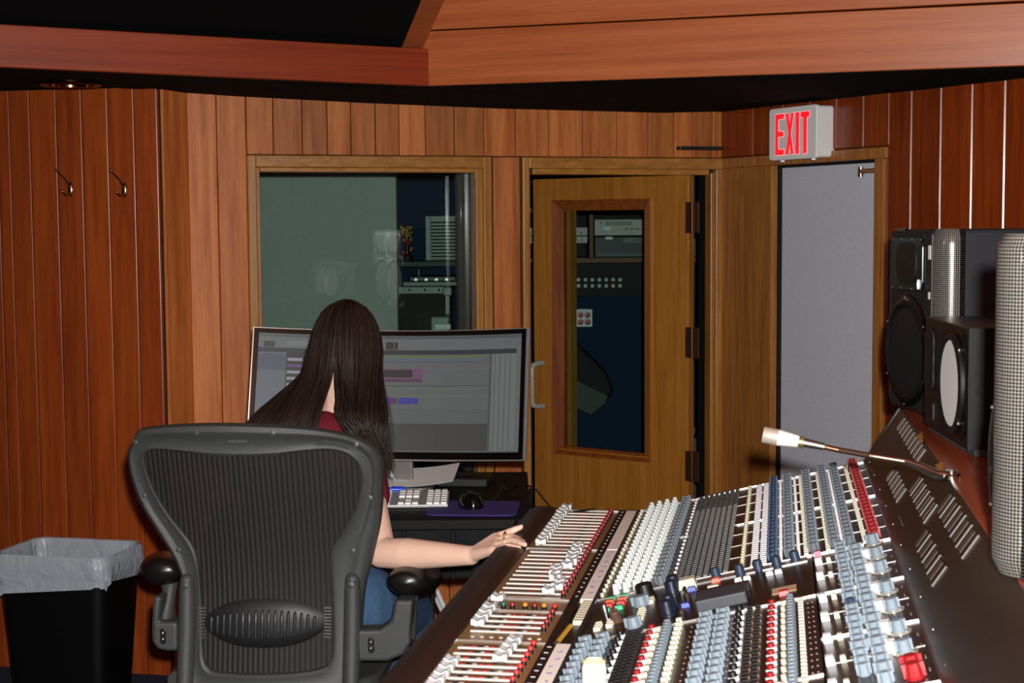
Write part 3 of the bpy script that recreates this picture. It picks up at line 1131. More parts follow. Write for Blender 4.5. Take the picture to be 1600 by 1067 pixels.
ptr = MB().box(-.0005, .0005, .0, .0042, 0, .0006).mesh('pointer')
ptr.materials.append(mat('pointer_dark', '#303438', .5))
KW = knob_mesh('white_knob', K_WHITE, .0062, .0185, .72)
KG = knob_mesh('grey_knob', K_GREY2, .0075, .017, .85, fins=True)
KGB = knob_mesh('grey_blue_knob', K_GREY, .0085, .016, .88, fins=True)
KN = knob_mesh('navy_knob', K_BLUE, .0072, .016, .85, fins=True)
KR = knob_mesh('red_knob', K_RED, .0085, .017, .85, fins=True)
KT = knob_mesh('slim_knob', K_GREY, .0062, .013, .85, n=10)
BC = knob_mesh('round_button', K_CREAM, .0036, .007, .95, n=10)
BSQ = cube_mesh('square_button', K_CREAM, .0042, .0048, .004)
BB = cube_mesh('black_button', K_BLACK, .0042, .0056, .005)
BL = cube_mesh('lamp_button', LAMP, .0066, .0062, .003)
KRS = knob_mesh('red_cap_knob', K_RED, .0055, .0065, .95, n=10)
KBS = knob_mesh('black_cap_knob', K_BLACK, .006, .007, .9, n=10)
COLLAR = MB().lathe([(.0078, 0), (.0078, .005), (.006, .0062)], 12).mesh('knob_collar', True)
COLLAR.materials.append(LAMP)
SKIRT = MB().lathe([(.0095, 0), (.0095, .002), (.007, .0026)], 14).mesh('knob_skirt', True)
SKIRT.materials.append(LAMP)


def col_far(mesh, name, u, n=24, pit=PIT, s0=.018, sub=None, pointer=None):
    for k in range(n):
        o = put(mesh, name, mp_(u, s0+k*pit), TR)
        if pointer:
            put(ptr, 'pointer', (0, 0, pointer), parent=o)


col_far(BC, 'round_button', .206)
for u in (.232, .250, .268, .286):
    col_far(KW, 'white_knob', u, pointer=.0184)
col_far(KG, 'grey_knob', .313)
BW = knob_mesh('white_button', LAMP, .0032, .0032, .95, n=10)
col_far(BW, 'white_button', .3335)
# block of black buttons: the nearest three hundred one by one, the rest joined
spots = [(.3455+.0119*c, .012+r_*.01805) for r_ in range(48) for c in range(8)]
spots.sort(key=lambda q: -q[1])
for u, s in spots[:300]:
    put(BB, 'black_button', mp_(u, s), TR)
mb = MB()
for u, s in spots[300:]:
    M = Matrix.Translation(mp_(u, s)) @ Matrix.Rotation(-TILT, 4, 'Y')
    mb.box(-.0038, .0038, -.005, .005, 0, .005, M)
mb.build('black_button_block', K_BLACK, con)['kind'] = 'stuff'
col_far(BC, 'round_button', .4575, 36, PIT*2/3)
for u in (.4785, .4945):
    col_far(BL, 'lamp_button', u, 48, PIT/2, .01)
col_far(KN, 'navy_knob', .513)
for u in (.526, .5575, .634):
    col_far(BW, 'white_button', u, 48, PIT/2, .01)
for u in (.5705, .6085, .672):
    col_far(BSQ, 'square_button', u, 48, PIT/2, .01)
for u in (.543, .585, .621, .647):
    col_far(KG, 'grey_knob', u)
col_far(KR, 'red_knob', .690)

# near channels
NCH = 20
for u in (.219, .247, .411, .438):
    col_far(KGB, 'grey_blue_knob', u, NCH, PIT, 1.186)
for u in (.2745, .463):
    for k in range(NCH):
        o = put(KBS, 'black_cap_knob', mp_(u, 1.186+k*PIT, .0055), TR)
        put(COLLAR, 'knob_collar', (0, 0, -.0055), parent=o)
mbk = MB()
for k in range(NCH*2):
    for u in (.288, .297, .306, .479, .4915):
        M = Matrix.Translation(mp_(u, 1.182+k*PIT/2)) @ Matrix.Rotation(-TILT, 4, 'Y')
        mbk.box(-.0038, .0038, -.005, .005, 0, .008, M)
mbk.build('black_key_rows', K_BLACK, con)['kind'] = 'stuff'
barm = MB().box(-.005, .005, -.001, .001, 0, .0035).mesh('amber_bar')
barm.materials.append(mat('amber_bar', '#8a5a34', .4))
for k in range(NCH):
    for u in (.479, .4915):
        put(barm, 'amber_bar', mp_(u, 1.1915+k*PIT), TR)
for u in (.3245, .513):
    for k in range(NCH):
        o = put(KRS, 'red_cap_knob', mp_(u, 1.186+k*PIT, .0055), TR)
        put(COLLAR, 'knob_collar', (0, 0, -.0055), parent=o)
for u in (.349, .541):
    col_far(KT, 'slim_knob', u, NCH*2-4, PIT/2, 1.178)
LEV = cube_mesh('lever_switch', K_CREAM, .005, .0045, .012)
col_far(LEV, 'lever_switch', .368, NCH, PIT*.75, 1.180)
col_far(BSQ, 'square_button', .5555, NCH*2-4, PIT/2, 1.178)
for u in (.529, .335):
    col_far(BC, 'round_button', u, NCH, PIT, 1.19)
dotl = MB().box(-.0012, .0012, -.0012, .0012, 0, .0006).mesh('legend_mark')
dotl.materials.append(mat('legend_pink', '#b0908a', .6))
for k in range(NCH+4):
    for u in (.388, .395, .4245, .451, .566, .573):
        put(dotl, 'legend_mark', mp_(u, 1.18+k*PIT*.8), TR)
for k in range(18):
    for u in (.617, .6415, .6465):
        put(dotl, 'legend_mark', mp_(u, .9+k*.038), TR)

# monitor section at the back: white keys, knobs on clear discs
BIGW = cube_mesh('white_key', LAMP, .0062, .0075, .012)
BIGP = cube_mesh('pink_key', mat('key_pink', '#b06078', .4), .0062, .0075, .012)
SMC = cube_mesh('cream_key', K_CREAM, .004, .005, .009)
for s in (.955, 1.065, 1.215, 1.33, 1.45, 1.56, 1.67):
    put(BIGW, 'white_key', mp_(.590, s), TR)
    put(SMC, 'cream_key', mp_(.6065, s), TR)
put(BIGP, 'pink_key', mp_(.590, .9), TR)
for k in range(23):
    s = .878+k*.0345
    big = k % 4 == 3
    put(KGB if k != 12 else KN, 'grey_blue_knob' if k != 12 else 'navy_knob', mp_(.6295, s), TR, sc_=(1.1, 1.1, 1.1) if big else (.9, .9, 1))
for k in range(20):
    put(KGB, 'grey_blue_knob', mp_(.653, .93+k*.04), TR, sc_=(1.15, 1.15, 1.1) if k % 3 == 0 else (.95, .95, 1))
DISC = MB().lathe([(.017, 0), (.017, .0018), (.010, .0024)], 24).mesh('clear_disc', True)
DISC.materials.append(mat('clear_disc', '#c9c4b4', .08, .6, var=.05))
KBIG = knob_mesh('ring_knob', K_GREY, .0092, .0165, .9, n=16, fins=True)
GLARE = cube_mesh('glare_block', mat('glare_white', '#ffffff', .2, var=.0), .008, .011, .012)  # white blocks standing in for the flash glare off the clear discs
for s in (.885, .995, 1.10, 1.243, 1.352, 1.474, 1.575):
    o = put(DISC, 'clear_disc', mp_(.684, s), TR)
    put(KBIG, 'ring_knob', (0, 0, .002), parent=o)
    if s > .9:
        put(GLARE, 'glare_block', mp_(.6685, s-.028), TR)
for s in (1.655, 1.69):
    put(KR, 'red_knob', mp_(.687, s), TR, sc_=(1.3, 1.3, 1.2))
MARK = MB().box(-.0008, .0008, -.006, .006, 0, .0006).mesh('panel_mark')
MARK.materials.append(mat('panel_mark', '#8a8a88', .5))
for k in range(14):
    put(MARK, 'panel_mark', mp_(.706, .95+k*.055), TR)

# master section
BT = {}
for nm, m in (('green', K_GREEN), ('orange', K_ORANGE), ('red', K_RBTN), ('blue', K_BBLUE), ('cream', K_CREAM), ('white', LAMP)):
    BT[nm] = cube_mesh(nm+'_button', m, .0075, .0075, .007)


def btn(c, u, s, sx=1, sy=1):
    put(BT[c], c+'_button', mp_(u, s), TR, sc_=(sx, sy, 1))


for u in (.228, .250):
    for c, s in (('green', .896), ('orange', .917), ('red', .945), ('green', .976)):
        btn(c, u, s)
LVR = MB().lathe([(.005, 0), (.006, .012), (.004, .02)], 10).mesh('toggle', True)
LVR.materials.append(STEEL)
put(LVR, 'toggle', mp_(.231, 1.01), TR)
put(knob_mesh('brown_knob', mat('knob_brown', '#5c4034', .5), .010, .024, .8), 'brown_knob', mp_(.256, 1.07), (R(25), -TILT, 0))
for k in range(3):
    btn('cream', .226, 1.07+k*.016, .8, .6)
    btn('cream', .246, 1.065+k*.016, .8, .6)
KBB = knob_mesh('black_knob', K_BLACK, .0165, .024, .9, n=24)
put(KBB, 'black_knob', mp_(.292, .922), TR)
btn('orange', .284, .945, .7, .8)
put(KGB, 'grey_blue_knob', mp_(.289, .985), TR, sc_=(1.5, 1.5, 1.1))
btn('cream', .305, .965, .8, .9)
btn('cream', .305, .982, .8, .9)
for k in range(5):
    btn('cream', .2955, 1.03+k*.015, .85, .6)
put(KGB, 'grey_blue_knob', mp_(.29, 1.13), TR, sc_=(1.35, 1.35, 1.1))
KNB = knob_mesh('navy_master_knob', mat('knob_dark_navy', '#161e30', .4), .0115, .026, .85, n=16)
for u, s in ((.342, .915), (.342, .955), (.344, 1.06), (.344, 1.10)):
    put(KNB, 'navy_master_knob', mp_(u, s), TR)
put(cube_mesh('cream_switch', K_CREAM, .016, .014, .016), 'cream_switch', mp_(.366, .918), TR)
btn('blue', .374, .952)
btn('blue', .369, 1.062, 1.1, 1)
TOG = MB().lathe([(.007, 0), (.007, .006), (.0025, .008), (.003, .022)], 10).mesh('toggle_switch', True)
TOG.materials.append(STEEL)
put(TOG, 'toggle_switch', mp_(.369, 1.0), (R(20), -TILT, 0))
put(TOG, 'toggle_switch', mp_(.367, 1.115), (R(20), -TILT, 0))
slab = MB().box(-.042, .042, -.036, .036, 0, .02).build('display_hood', mat('hood_grey', '#3a3d44', .5), con, bevel=.003)
slab.location = mp_(.433, 1.093)
slab.rotation_euler = TR
slab = MB().box(-.045, .045, -.014, .014, 0, .014).build('display_bar', mat('display_brown', '#2a1a14', .3), con, bevel=.002)
slab.location = mp_(.432, 1.035)
slab.rotation_euler = TR
STRIP = MB().box(0, .205, -.02, .02, 0, .001).build('bright_strip', SILVER, con)
STRIP.location = mp_(.372, .892, .0004)
STRIP.rotation_euler = TR
KNS = knob_mesh('navy_pot', mat('knob_slate', '#28364a', .4), .0088, .019, .9, n=14)
for u, s in ((.414, .893), (.4565, .908), (.488, .905), (.520, .906), (.5515, .893)):
    o = put(KNS, 'navy_pot', mp_(u, s), TR)
    put(SKIRT, 'knob_skirt', (0, 0, 0), parent=o)
btn('orange', .4145, .922)
for u in (.454, .469, .507, .522):
    btn('white', u, .958, .85, .6)
btn('cream', .412, .975, 1.4, .9)
btn('red', .531, 1.12, 1.1, 1.1)
o = MB().box(-.02, .02, -.02, .02, 0, .001).build('card_label', mat('card_label', '#c0a080', .7), con)
o.location = mp_(.531, 1.09, .0004)
o.rotation_euler = TR

# meter bridge
fe = Vector((.07, 0, .105)).normalized()
BA = math.atan2(fe.z, fe.x)


def bf(s, v, h=0):
    """a point on the sloping bridge face: v up the face, h out of it"""
    return (.715+fe.x*v-fe.z*h, -s, .955+fe.z*v+fe.x*h)


BL_ = .148
tp = bf(0, BL_)
MB().prism([(.715, .955), (tp[0], tp[2]), (tp[0]+.02, tp[2]), (.86, .93), (.715, .9)], 0, -SLEN, 'y').build('meter_bridge', BRIDGE, con, bevel=.002)
MB().box(tp[0]+.001, tp[0]+.33, -SLEN, .02, tp[2]-.03, tp[2]+.001).build('bridge_shelf', wood('bridge_wood', '#9a4620', '#7a2f10', axis='y', rnd=0), con, bevel=.003)
for s in (1.70,):
    o = MB().box(-.0006, .0006, -.0006, .0006, 0, .001).build('face_joint', STEEL, con)
    o.scale = (1, 1, 1)
    o.location = bf(s, .01)
METER_EDGE = mat('meter_edge', '#6a6460', .5, .2)
METER_BLACK = mat('meter_black', '#0c0c0e', .25)
METER_GREY = mat('meter_grey', '#54463c', .5)
for (s0, s1, v0, v1, n) in ((.118, .64, .112, .141, 9), (.43, .72, .037, .067, 6), (.742, 1.06, .070, .106, 5), (1.07, 1.44, .100, .138, 5), (1.085, 1.39, .038, .071, 4)):
    pt = (s1-s0)/n
    for k in range(n):
        s = s0+pt*(k+.5)
        M = Matrix.Translation(bf(s, v0)) @ Matrix.Rotation(-BA, 4, 'Y')
        ln = v1-v0
        o = MB().box(0, ln, -pt*.34, pt*.48, -.001, .0012).build('meter_window', METER_BLACK, con)
        o.matrix_local = M
        o2 = MB().box(.001, ln-.001, -pt*.02, pt*.30, .0012, .0018).build('meter_scale', METER_GREY, o)
        o3 = MB().box(-.001, ln+.001, -pt*.42, -pt*.34, 0, .002).build('meter_bezel', METER_EDGE, o)
scr = MB().ball((0, 0, 0), .0025, 8, 6).mesh('panel_screw', True)
scr.materials.append(STEEL)
for k in range(9):
    put(scr, 'panel_screw', bf(.1+.18*k, .012))
for k in range(4):
    o = MB().box(-.0005, .0005, -.03, .03, 0, .0006).build('label_line', mat('label_line', '#9a8878', .6), con)
    o.location = bf(.85+.01*k, .03+.0002*k, .0003)
    o.rotation_euler = (0, -BA, 0)
# gold clips along the bridge top edge
for s in (.45, .83):
    p = [bf(s, .142, .002), bf(s+.1, .142, .002), bf(s+.11, .150, .004), bf(s+.05, .158, .004)]
    MB().add([*p, *[(a, b, c-.004) for a, b, c in p]], [(0, 1, 2, 3), (4, 5, 6, 7), (0, 1, 5, 4), (1, 2, 6, 5), (2, 3, 7, 6), (3, 0, 4, 7)]).build('gold_clip', mat('gold_clip', '#c08a3a', .5), con)

# pencil in the tray
pc = thing('pencil', 'yellow pencil lying in the tray between the faders and knobs', 'pencil', CM @ Vector((.171, -1.10, .8205)), CA+R(86))
MB().tube([(-.06, 0, 0), (.05, 0, 0)], .0042, 6).build('pencil_body', mat('pencil_yellow', '#d8a52c', .4), pc)
MB().tube([(.05, 0, 0), (.064, 0, 0)], [.0042, .0006], 6).build('pencil_tip', mat('pencil_wood', '#c9a070', .6), pc)
MB().tube([(-.06, 0, 0), (-.068, 0, 0)], .0042, 8).build('eraser', mat('eraser', '#402020', .6), pc)

# white tube standing on the near part of the desk
q = CM @ Vector(mp_(.262, 1.46, -.006))
pt_ = thing('white_tube', 'white plastic tube standing upright among the nearest knobs', 'tube', q)
MB().lathe([(.016, 0), (.0178, .002), (.0178, .040), (.0165, .046), (.0165, .046)], 28).build('tube_body', mat('tube_white', '#e2e2da', .4, var=.03), pt_, smooth=True)
MB().lathe([(.0166, .045), (.0162, .050), (.012, .052), (.010, .048), (.004, .048)], 28).build('tube_top', mat('tube_cream', '#e0d4ac', .5), pt_, smooth=True)

# talkback microphone
bq = CM @ Vector((tp[0]+.004, -1.0, tp[2]))
mic = thing('gooseneck_microphone', 'white capsule microphone on a chrome gooseneck fixed to the meter bridge', 'microphone', bq)
WP = [at(1480, 748, bq.y), at(1462, 741, bq.y+.012), at(1440, 730, bq.y+.03), at(1415, 721, bq.y+.045), at(1360, 712, bq.y+.065), at(1310, 703, bq.y+.078), at(1288, 698, bq.y+.083), at(1254, 691, bq.y+.09), at(1192, 679, bq.y+.105)]
WP = [p-bq for p in WP]
MB().lathe([(.016, 0), (.016, .006), (.011, .009), (.011, .014)], 18).build('mount', CHROME, mic, smooth=True)
MB().tube([Vector((0, 0, .004)), WP[0]+Vector((-.004, 0, .004)), *WP[1:4]], [.009, .009, .0085, .0075, .0062], 14).build('neck_sleeve', CHROME, mic, smooth=True)
gp = []
rr = []
for i in range(3, 6):
    a, b = WP[i], WP[i+1]
    for k in range(26):
        gp.append(a.lerp(b, k/26))
        rr.append(.0054 if len(gp) % 2 else .0046)
MB().tube(gp, rr, 10).build('gooseneck', mat('goose_metal', '#c4a48e', .3, 1), mic, smooth=True)
MB().tube([WP[6], WP[6].lerp(WP[7], .85), WP[7]], [.0062, .0078, .0085], 14).build('neck_tip', STEEL, mic, smooth=True)
dv = (WP[8]-WP[7])
MB().tube([WP[7]+dv*-.03, WP[7]+dv*.10], .0098, 16).build('brass_ring', mat('ring_brass', '#b09a6c', .35, .8), mic, smooth=True)
MB().tube([WP[7]+dv*.08, WP[7]+dv*.12, WP[7]+dv*.55, WP[7]+dv*.62], [.009, .0105, .0138, .0142], 18).build('capsule_body', mat('mic_white', '#e4e2da', .4, var=.03), mic, smooth=True)
MB().tube([WP[7]+dv*.62, WP[7]+dv*.98, WP[7]+dv*1.0], [.0142, .0142, .0135], 18).build('capsule_sleeve', mat('mic_steel', '#d4c8b8', .35, .5), mic, smooth=True)
MB().tube([WP[7]+dv*.99, WP[7]+dv*1.02], [.0118, .0105], 16).build('capsule_grille', BLACK, mic, smooth=True)

# ------------------------------------------------------------------ loudspeakers on the bridge
CARBON = weave('speaker_weave', '#98958e', '#0d0b0a', 330, rough=.22, metal=.5, bump=.3)
ct = CARBON.node_tree
for nd in ct.nodes:
    if nd.type == 'MAPPING':
        nd.inputs['Rotation'].default_value = (0, 0, R(45))
        tcq = [q_ for q_ in ct.nodes if q_.type == 'TEX_COORD'][0]
        ct.links.new(tcq.outputs['UV'], nd.inputs['Vector'])
BAFFLE = mat('baffle_black', '#1d1d1f', .5, bump=.12, bscale=700)
CAB = mat('cabinet_black', '#1c1e24', .6, bump=.1, bscale=500)
CONE = mat('cone_black', '#141416', .5)
DARKST = mat('dark_steel', '#5a5a5c', .5, .8)
SURR = mat('surround_rubber', '#0d0d0e', .45)


def big_speaker(label, loc, face_dir, flip):
    """local frame: x along the baffle (to the viewer's right), y into the cabinet, z up; baffle at y=0"""
    fd = Vector((face_dir[0], face_dir[1], 0)).normalized()
    rz = math.atan2(fd.x, -fd.y)
    t = thing('studio_monitor', label, 'loudspeaker', loc, rz, 'large studio monitors')
    Wd, Hh, Dp, rc_ = .315, .405, .34, .045

    def section(x0, x1):
        return
    # baffle between the two woven corner columns
    MB().prism(rrect(rc_-.004, Wd-rc_+.004, .004, Hh-.004, .012), -.002, .05, 'y').build('baffle', BAFFLE, t, bevel=.004)
    for sgn, x in ((0, rc_), (1, Wd-rc_)):
        mb = MB()

        def fn(u, v):
            a = R(90)*u
            cx = x
            e_ = 1
            if v < .06 or v > .94:
                e_ = .80+.2*(math.sin(math.pi/2*(min(v, 1-v)/.06)))
            r_ = rc_*e_
            px_ = cx-r_*math.sin(a) if sgn == 0 else cx+r_*math.sin(a)
            return (px_, rc_-r_*math.cos(a), v*Hh)
        mb.grid(fn, 10, 24)
        if True:
            mb.grid(lambda u, v: ((0 if sgn == 0 else Wd) + (0), rc_+u*.012, v*Hh), 2, 2)
        wc_ = mb.build('woven_corner', CARBON, t, smooth=True)
        uvl = wc_.data.uv_layers.new(name='UVMap')
        for lp_ in wc_.data.loops:
            co = wc_.data.vertices[lp_.vertex_index].co
            uvl.data[lp_.index].uv = (math.atan2(abs(co.x-x), max(1e-4, rc_-co.y))*rc_, co.z)
    MB().box(.001, Wd-.001, .05, Dp, .001, Hh-.001).build('cabinet', CAB, t, bevel=.008)
    MB().box(rc_*.6, Wd-rc_*.6, .02, .06, .004, Hh-.004).build('cabinet_core', CAB, t)
    cx = Wd*.47
    # horn tweeter plate
    MB().prism(rrect(cx-.088, cx+.088, .268, .388, .022), -.007, -.001, 'y').build('horn_plate', BLACK_GLOSS, t, bevel=.002)
    MB().prism(rrect(cx-.055, cx+.055, .285, .375, .03), -.0085, -.006, 'y').build('horn_mouth', SURR, t)
    Mx = Matrix.Translation((cx, -.002, .135)) @ Matrix.Rotation(R(90), 4, 'X')
    MB().lathe([(.125, 0), (.125, .004), (.118, .007), (.112, .007)], 40, Mx, cap=False).build('woofer_ring', BLACK_GLOSS, t, smooth=True)
    MB().lathe([(.113, .006), (.104, .011), (.096, .005)], 40, Mx, cap=False).build('surround', SURR, t, smooth=True)
    MB().lathe([(.097, .005), (.07, -.012), (.04, -.025), (.038, -.02), (.02, -.012), (.001, -.010)], 40, Mx).build('cone', CONE, t, smooth=True)
    for a in range(0, 360, 60):
        MB().ball((cx+.119*math.cos(R(a+30)), -.009, .135+.119*math.sin(R(a+30))), .0025, 8, 6).build('screw', DARKST, t)
    for x_ in (cx-.08, cx-.03, cx+.03, cx+.08):
        for z_ in (.274, .382):
            MB().ball((x_, -.007, z_), .0022, 8, 6).build('screw', DARKST, t)
    if not flip:
        MB().box(Wd-.056, Wd-.044, -.0035, -.002, .34, .37).build('sticker', WHITE, t)
        MB().box(Wd-.054, Wd-.046, -.0035, -.002, .255, .27).build('sticker', WHITE, t)
    MB().ball((cx+.073, -.009, .285), (.004, .003, .011), 10, 8).build('power_light', mat('power_light', '#e8f0ff', .3, emit=1.5, ecol='#dfeaff'), t)
    return t


ZB = tp[2]+.002
p = at_z(1381, 640, ZB)
far_l = Vector((.862, 3.55, ZB))
e1 = Vector((.041, -.3145, 0)).normalized()
nf = Vector((e1.y, -e1.x, 0))
big_speaker('large black studio monitor with horn and woofer at the far end of the shelf', far_l, nf, False)
# mirrored partner close to the camera: its front looks away, the near side faces us
nn_ = Vector((-.84, .5426, 0))
ex2 = Vector((-nn_.y, nn_.x, 0))
# local x axis of the rotated frame
rz2 = math.atan2(nn_.x, -nn_.y)
xdir = Vector((math.cos(rz2), math.sin(rz2), 0))
near_c = at(1536, 800, 1.80)
near_c.z = ZB
big_speaker('nearest large black studio monitor, woven corner and side cut by the picture edge', near_c-xdir*.315+nn_*.0, nn_, True)

# small white-coned monitor on its side
ns = thing('white_cone_monitor', 'small black monitor with white woofer cone lying on its side', 'loudspeaker', Vector((.836, 3.10, ZB)))
e2 = Vector((.79-.836, 2.735-3.10, 0)).normalized()
e2 = Matrix.Rotation(R(4), 3, 'Z') @ e2
nz = Vector((e2.y, -e2.x, 0))
ns.rotation_euler = (0, 0, math.atan2(nz.x, -nz.y))
L2, H2, D2 = .372, .218, .2
PADZ = .012
MB().box(-.004, L2+.004, .01, D2, 0, PADZ).build('rubber_pad', mat('pad_grey', '#3a3c3c', .8), ns)
MB().box(0, L2, 0, D2, PADZ, PADZ+H2).build('cabinet', mat('worn_black', '#16171a', .35, var=.4, vscale=60, bump=.2), ns, bevel=.003)
MB().prism(rrect(L2-.215, L2-.012, PADZ+.010, PADZ+H2-.010, .05), -.004, 0, 'y').build('woofer_plate', BLACK_GLOSS, ns, bevel=.002)
Mx = Matrix.Translation((L2-.112, -.004, PADZ+H2/2)) @ Matrix.Rotation(R(90), 4, 'X')
MB().lathe([(.094, 0), (.094, .006), (.086, .009), (.080, .004)], 40, Mx, cap=False).build('surround', SURR, ns, smooth=True)
MB().lathe([(.081, .004), (.05, .0), (.03, -.004), (.028, -.001), (.001, .002)], 40, Mx).build('white_cone', mat('cone_white', '#fbfaf8', .6, var=.01), ns, smooth=True)
MB().prism(rrect(.018, .10, PADZ+.075, PADZ+H2-.02, .02), -.006, 0, 'y').build('tweeter_grille', weave('grille', '#3a3a3a', '#101010', 500, rough=.5, metal=.5), ns, bevel=.003)
MB().box(.03, .09, -.002, 0, PADZ+.02, PADZ+.05).build('name_plate', BLACK, ns)
MB().box(L2-.002, L2+.0035, -.002, D2, PADZ-.001, PADZ+H2+.001).build('worn_side', mat('worn_edge', '#0f1012', .45, 0, var=.9, vscale=90, spec=.3), ns)
for a in range(4):
    MB().ball((L2-.112+.095*math.cos(R(45+90*a)), -.007, PADZ+H2/2+.095*math.sin(R(45+90*a))), .004, 8, 6).build('screw', STEEL, ns)

# ------------------------------------------------------------------ desk with computer
DK = mat('desk_black', '#070708', .65, spec=.25, bump=.1)
DKF = weave('desk_front', '#1e2022', '#0f1011', 30, kind='noise', rough=.8, spec=.2, bump=.2)
dx0, dx1, dy0, dy1, dz = -.79, .045, 3.93, 4.70, .74
desk = thing('computer_desk', 'black desk with ribbed dark front carrying the wide monitor', 'desk', (dx0, dy0, 0))
dl_, dw_ = dx1-dx0, dy1-dy0
MB().box(0, dl_, 0, dw_, dz-.028, dz).build('desk_top', DK, desk, bevel=.004)
for k in range(6):
    a = k*(dl_-.075)/6
    MB().box(a+.004, a+(dl_-.075)/6-.004, .012, .03, .585, dz-.029).build('front_panel', DKF, desk, bevel=.004)
    MB().box(a-.005, a+.005, .006, .03, .58, dz-.029).build('front_rib', DK, desk, bevel=.002)
MB().box(0, dl_-.075, .03, .40, .58, .60).build('drawer_base', DK, desk)
for x in (.03, dl_-.07):
    for y in (.06, dw_-.07):
        MB().box(x-.02, x+.02, y-.02, y+.02, 0, dz-.028).build('leg', DK, desk)
for z in (dz+.004, dz-.045, dz-.085):
    MB().tube([(dl_-.045, -.09, z-.012), (dl_+.005, .42, z)], .005, 8).build('side_rail', DK, desk)
for k in range(5):
    q = k/4
    MB().tube([(dl_-.045+.05*q, -.09+.51*q, dz-.1), (dl_-.045+.05*q, -.09+.51*q, dz-.004)], .0035, 8).build('rail_post', DK, desk)

# curved ultrawide monitor
MW, MH, MR = .815, .372, 1.5
mc = at(610, 617, 4.42)
mon = thing('ultrawide_monitor', 'wide curved computer monitor showing an audio editing timeline', 'monitor', (mc.x, mc.y, dz))
mon.rotation_euler = (0, 0, R(-9))
mh0 = mc.z-dz
TLT = R(-14)
MT = Matrix.Translation((0, 0, mh0)) @ Matrix.Rotation(TLT, 4, 'X')


def curve_pt(u, v, h=0):
    x = (u-.5)*MW
    a = x/MR
    return (math.sin(a)*(MR-h), (math.cos(a)-1)*(MR-h)*1.0+0-h*math.cos(0)+0, (v-.5)*MH)


def shell(u0, u1, v0, v1, h0, h1, n=24):
    mb = MB()
    for (h) in (h0, h1):
        for v in (v0, v1):
            for i in range(n+1):
                mb.v.append(MT @ Vector(curve_pt(u0+(u1-u0)*i/n, v, h)))
    k = n+1
    for i in range(n):
        mb.f += [(i, i+1, k+i+1, k+i), (2*k+i, 2*k+i+1, 3*k+i+1, 3*k+i), (i, i+1, 2*k+i+1, 2*k+i), (k+i, k+i+1, 3*k+i+1, 3*k+i)]
    mb.f += [(0, k, 3*k, 2*k), (n, k+n, 3*k+n, 2*k+n)]
    return mb


shell(0, 1, 0, 1, -.022, -.001).build('housing', BLACK, mon)
BZ = mat('bezel_black', '#0a0808', .15)
EDGE = mat('bezel_edge', '#c9cac8', .25, .8)
shell(0, 1, 0, .055, -.001, .004).build('bezel', BZ, mon)
shell(0, 1, .965, 1, -.001, .004).build('bezel', BZ, mon)
shell(0, .018, .055, .965, -.001, .004).build('bezel', BZ, mon)
shell(.982, 1, .055, .965, -.001, .004).build('bezel', BZ, mon)
shell(0, 1, -.01, .0, -.012, .005).build('edge_trim', EDGE, mon)
shell(0, 1, 1., 1.006, -.012, .005).build('edge_trim', EDGE, mon)
shell(-.004, 0, -.01, 1.006, -.012, .005, 2).build('edge_trim', EDGE, mon)
shell(1, 1.004, -.01, 1.006, -.012, .005, 2).build('edge_trim', EDGE, mon)
p = Vector(curve_pt(.487, .028, .0045))
o = MB().lathe([(.005, 0), (.005, .0006)], 14, MT @ Matrix.Translation(p) @ Matrix.Rotation(R(90), 4, 'X')).build('maker_mark', WHITE, mon)
o = shell(.498, .512, .018, .038, .004, .0046, 3).build('maker_mark', WHITE, mon)
# screen picture painted as flat coloured cells
rects = [(0, 1, 0, 1, '#767d7d')]
A = rects.append
A((0, 1, .0, .13, '#7b8686'))
A((0, 1, .0, .03, '#5c6668'))
A((0, .98, .125, .165, '#26303a'))
A((.02, .06, .07, .12, '#2c3410'))
A((.475, .505, .055, .12, '#202612'))
A((.508, .52, .055, .12, '#101412'))
A((.1, .2, .06, .1, '#8f9494'))
A((0, .105, .165, 1, '#737c8c'))
A((0, .105, .18, .32, '#5a6478'))
A((.105, .175, .165, .66, '#20242c'))
for k in range(7):
    A((.11, .165, .21+k*.055, .235+k*.055, '#b8b8c8' if k != 1 else '#7a4a98'))
A((.175, .875, .175, .19, '#6f9048'))
A((.175, .875, .19, .225, '#70808a'))
A((.175, .875, .225, .23, '#4a5a78'))
A((.175, .875, .265, .27, '#8a6a90'))
A((.175, .875, .285, .292, '#8a7a90'))
A((.43, .62, .285, .40, '#8a5a86'))
A((.43, .58, .295, .36, '#2c1a30'))
for k in range(16):
    A((.435+k*.0115, .442+k*.0115, .375, .40, '#332840'))
A((.175, .875, .43, .436, '#4c5450'))
A((.175, .875, .455, .462, '#868a60'))
A((.175, .875, .515, .522, '#868a60'))
A((.43, .605, .535, .59, '#3430b8'))
for k in range(14):
    A((.435+k*.0118, .438+k*.0118, .54, .585, '#5c5cd8'))
A((.505, .522, .535, .59, '#8a2038'))
A((.524, .534, .535, .59, '#2a8090'))
for k in range(6):
    A((.175, .875, .64+k*.02, .645+k*.02, '#5d6664'))
A((.105, .875, .755, 1, '#4d4a4d'))
A((.875, .885, .165, 1, '#5c6464'))
A((.885, .98, .165, 1, '#8a9492'))
for k in range(4):
    A((.895+k*.02, .899+k*.02, .17, .98, '#6c7472'))
A((.98, 1, .13, 1, '#7d8686'))
A((.0, 1, .985, 1, '#6a6e70'))
us = sorted({round(a, 4) for r_ in rects for a in r_[:2]} | {i/40 for i in range(41)})
vs2 = sorted({round(a, 4) for r_ in rects for a in r_[2:4]})
mb = MB()
cols = []
U_, V_ = (.018, .982), (.965, .055)
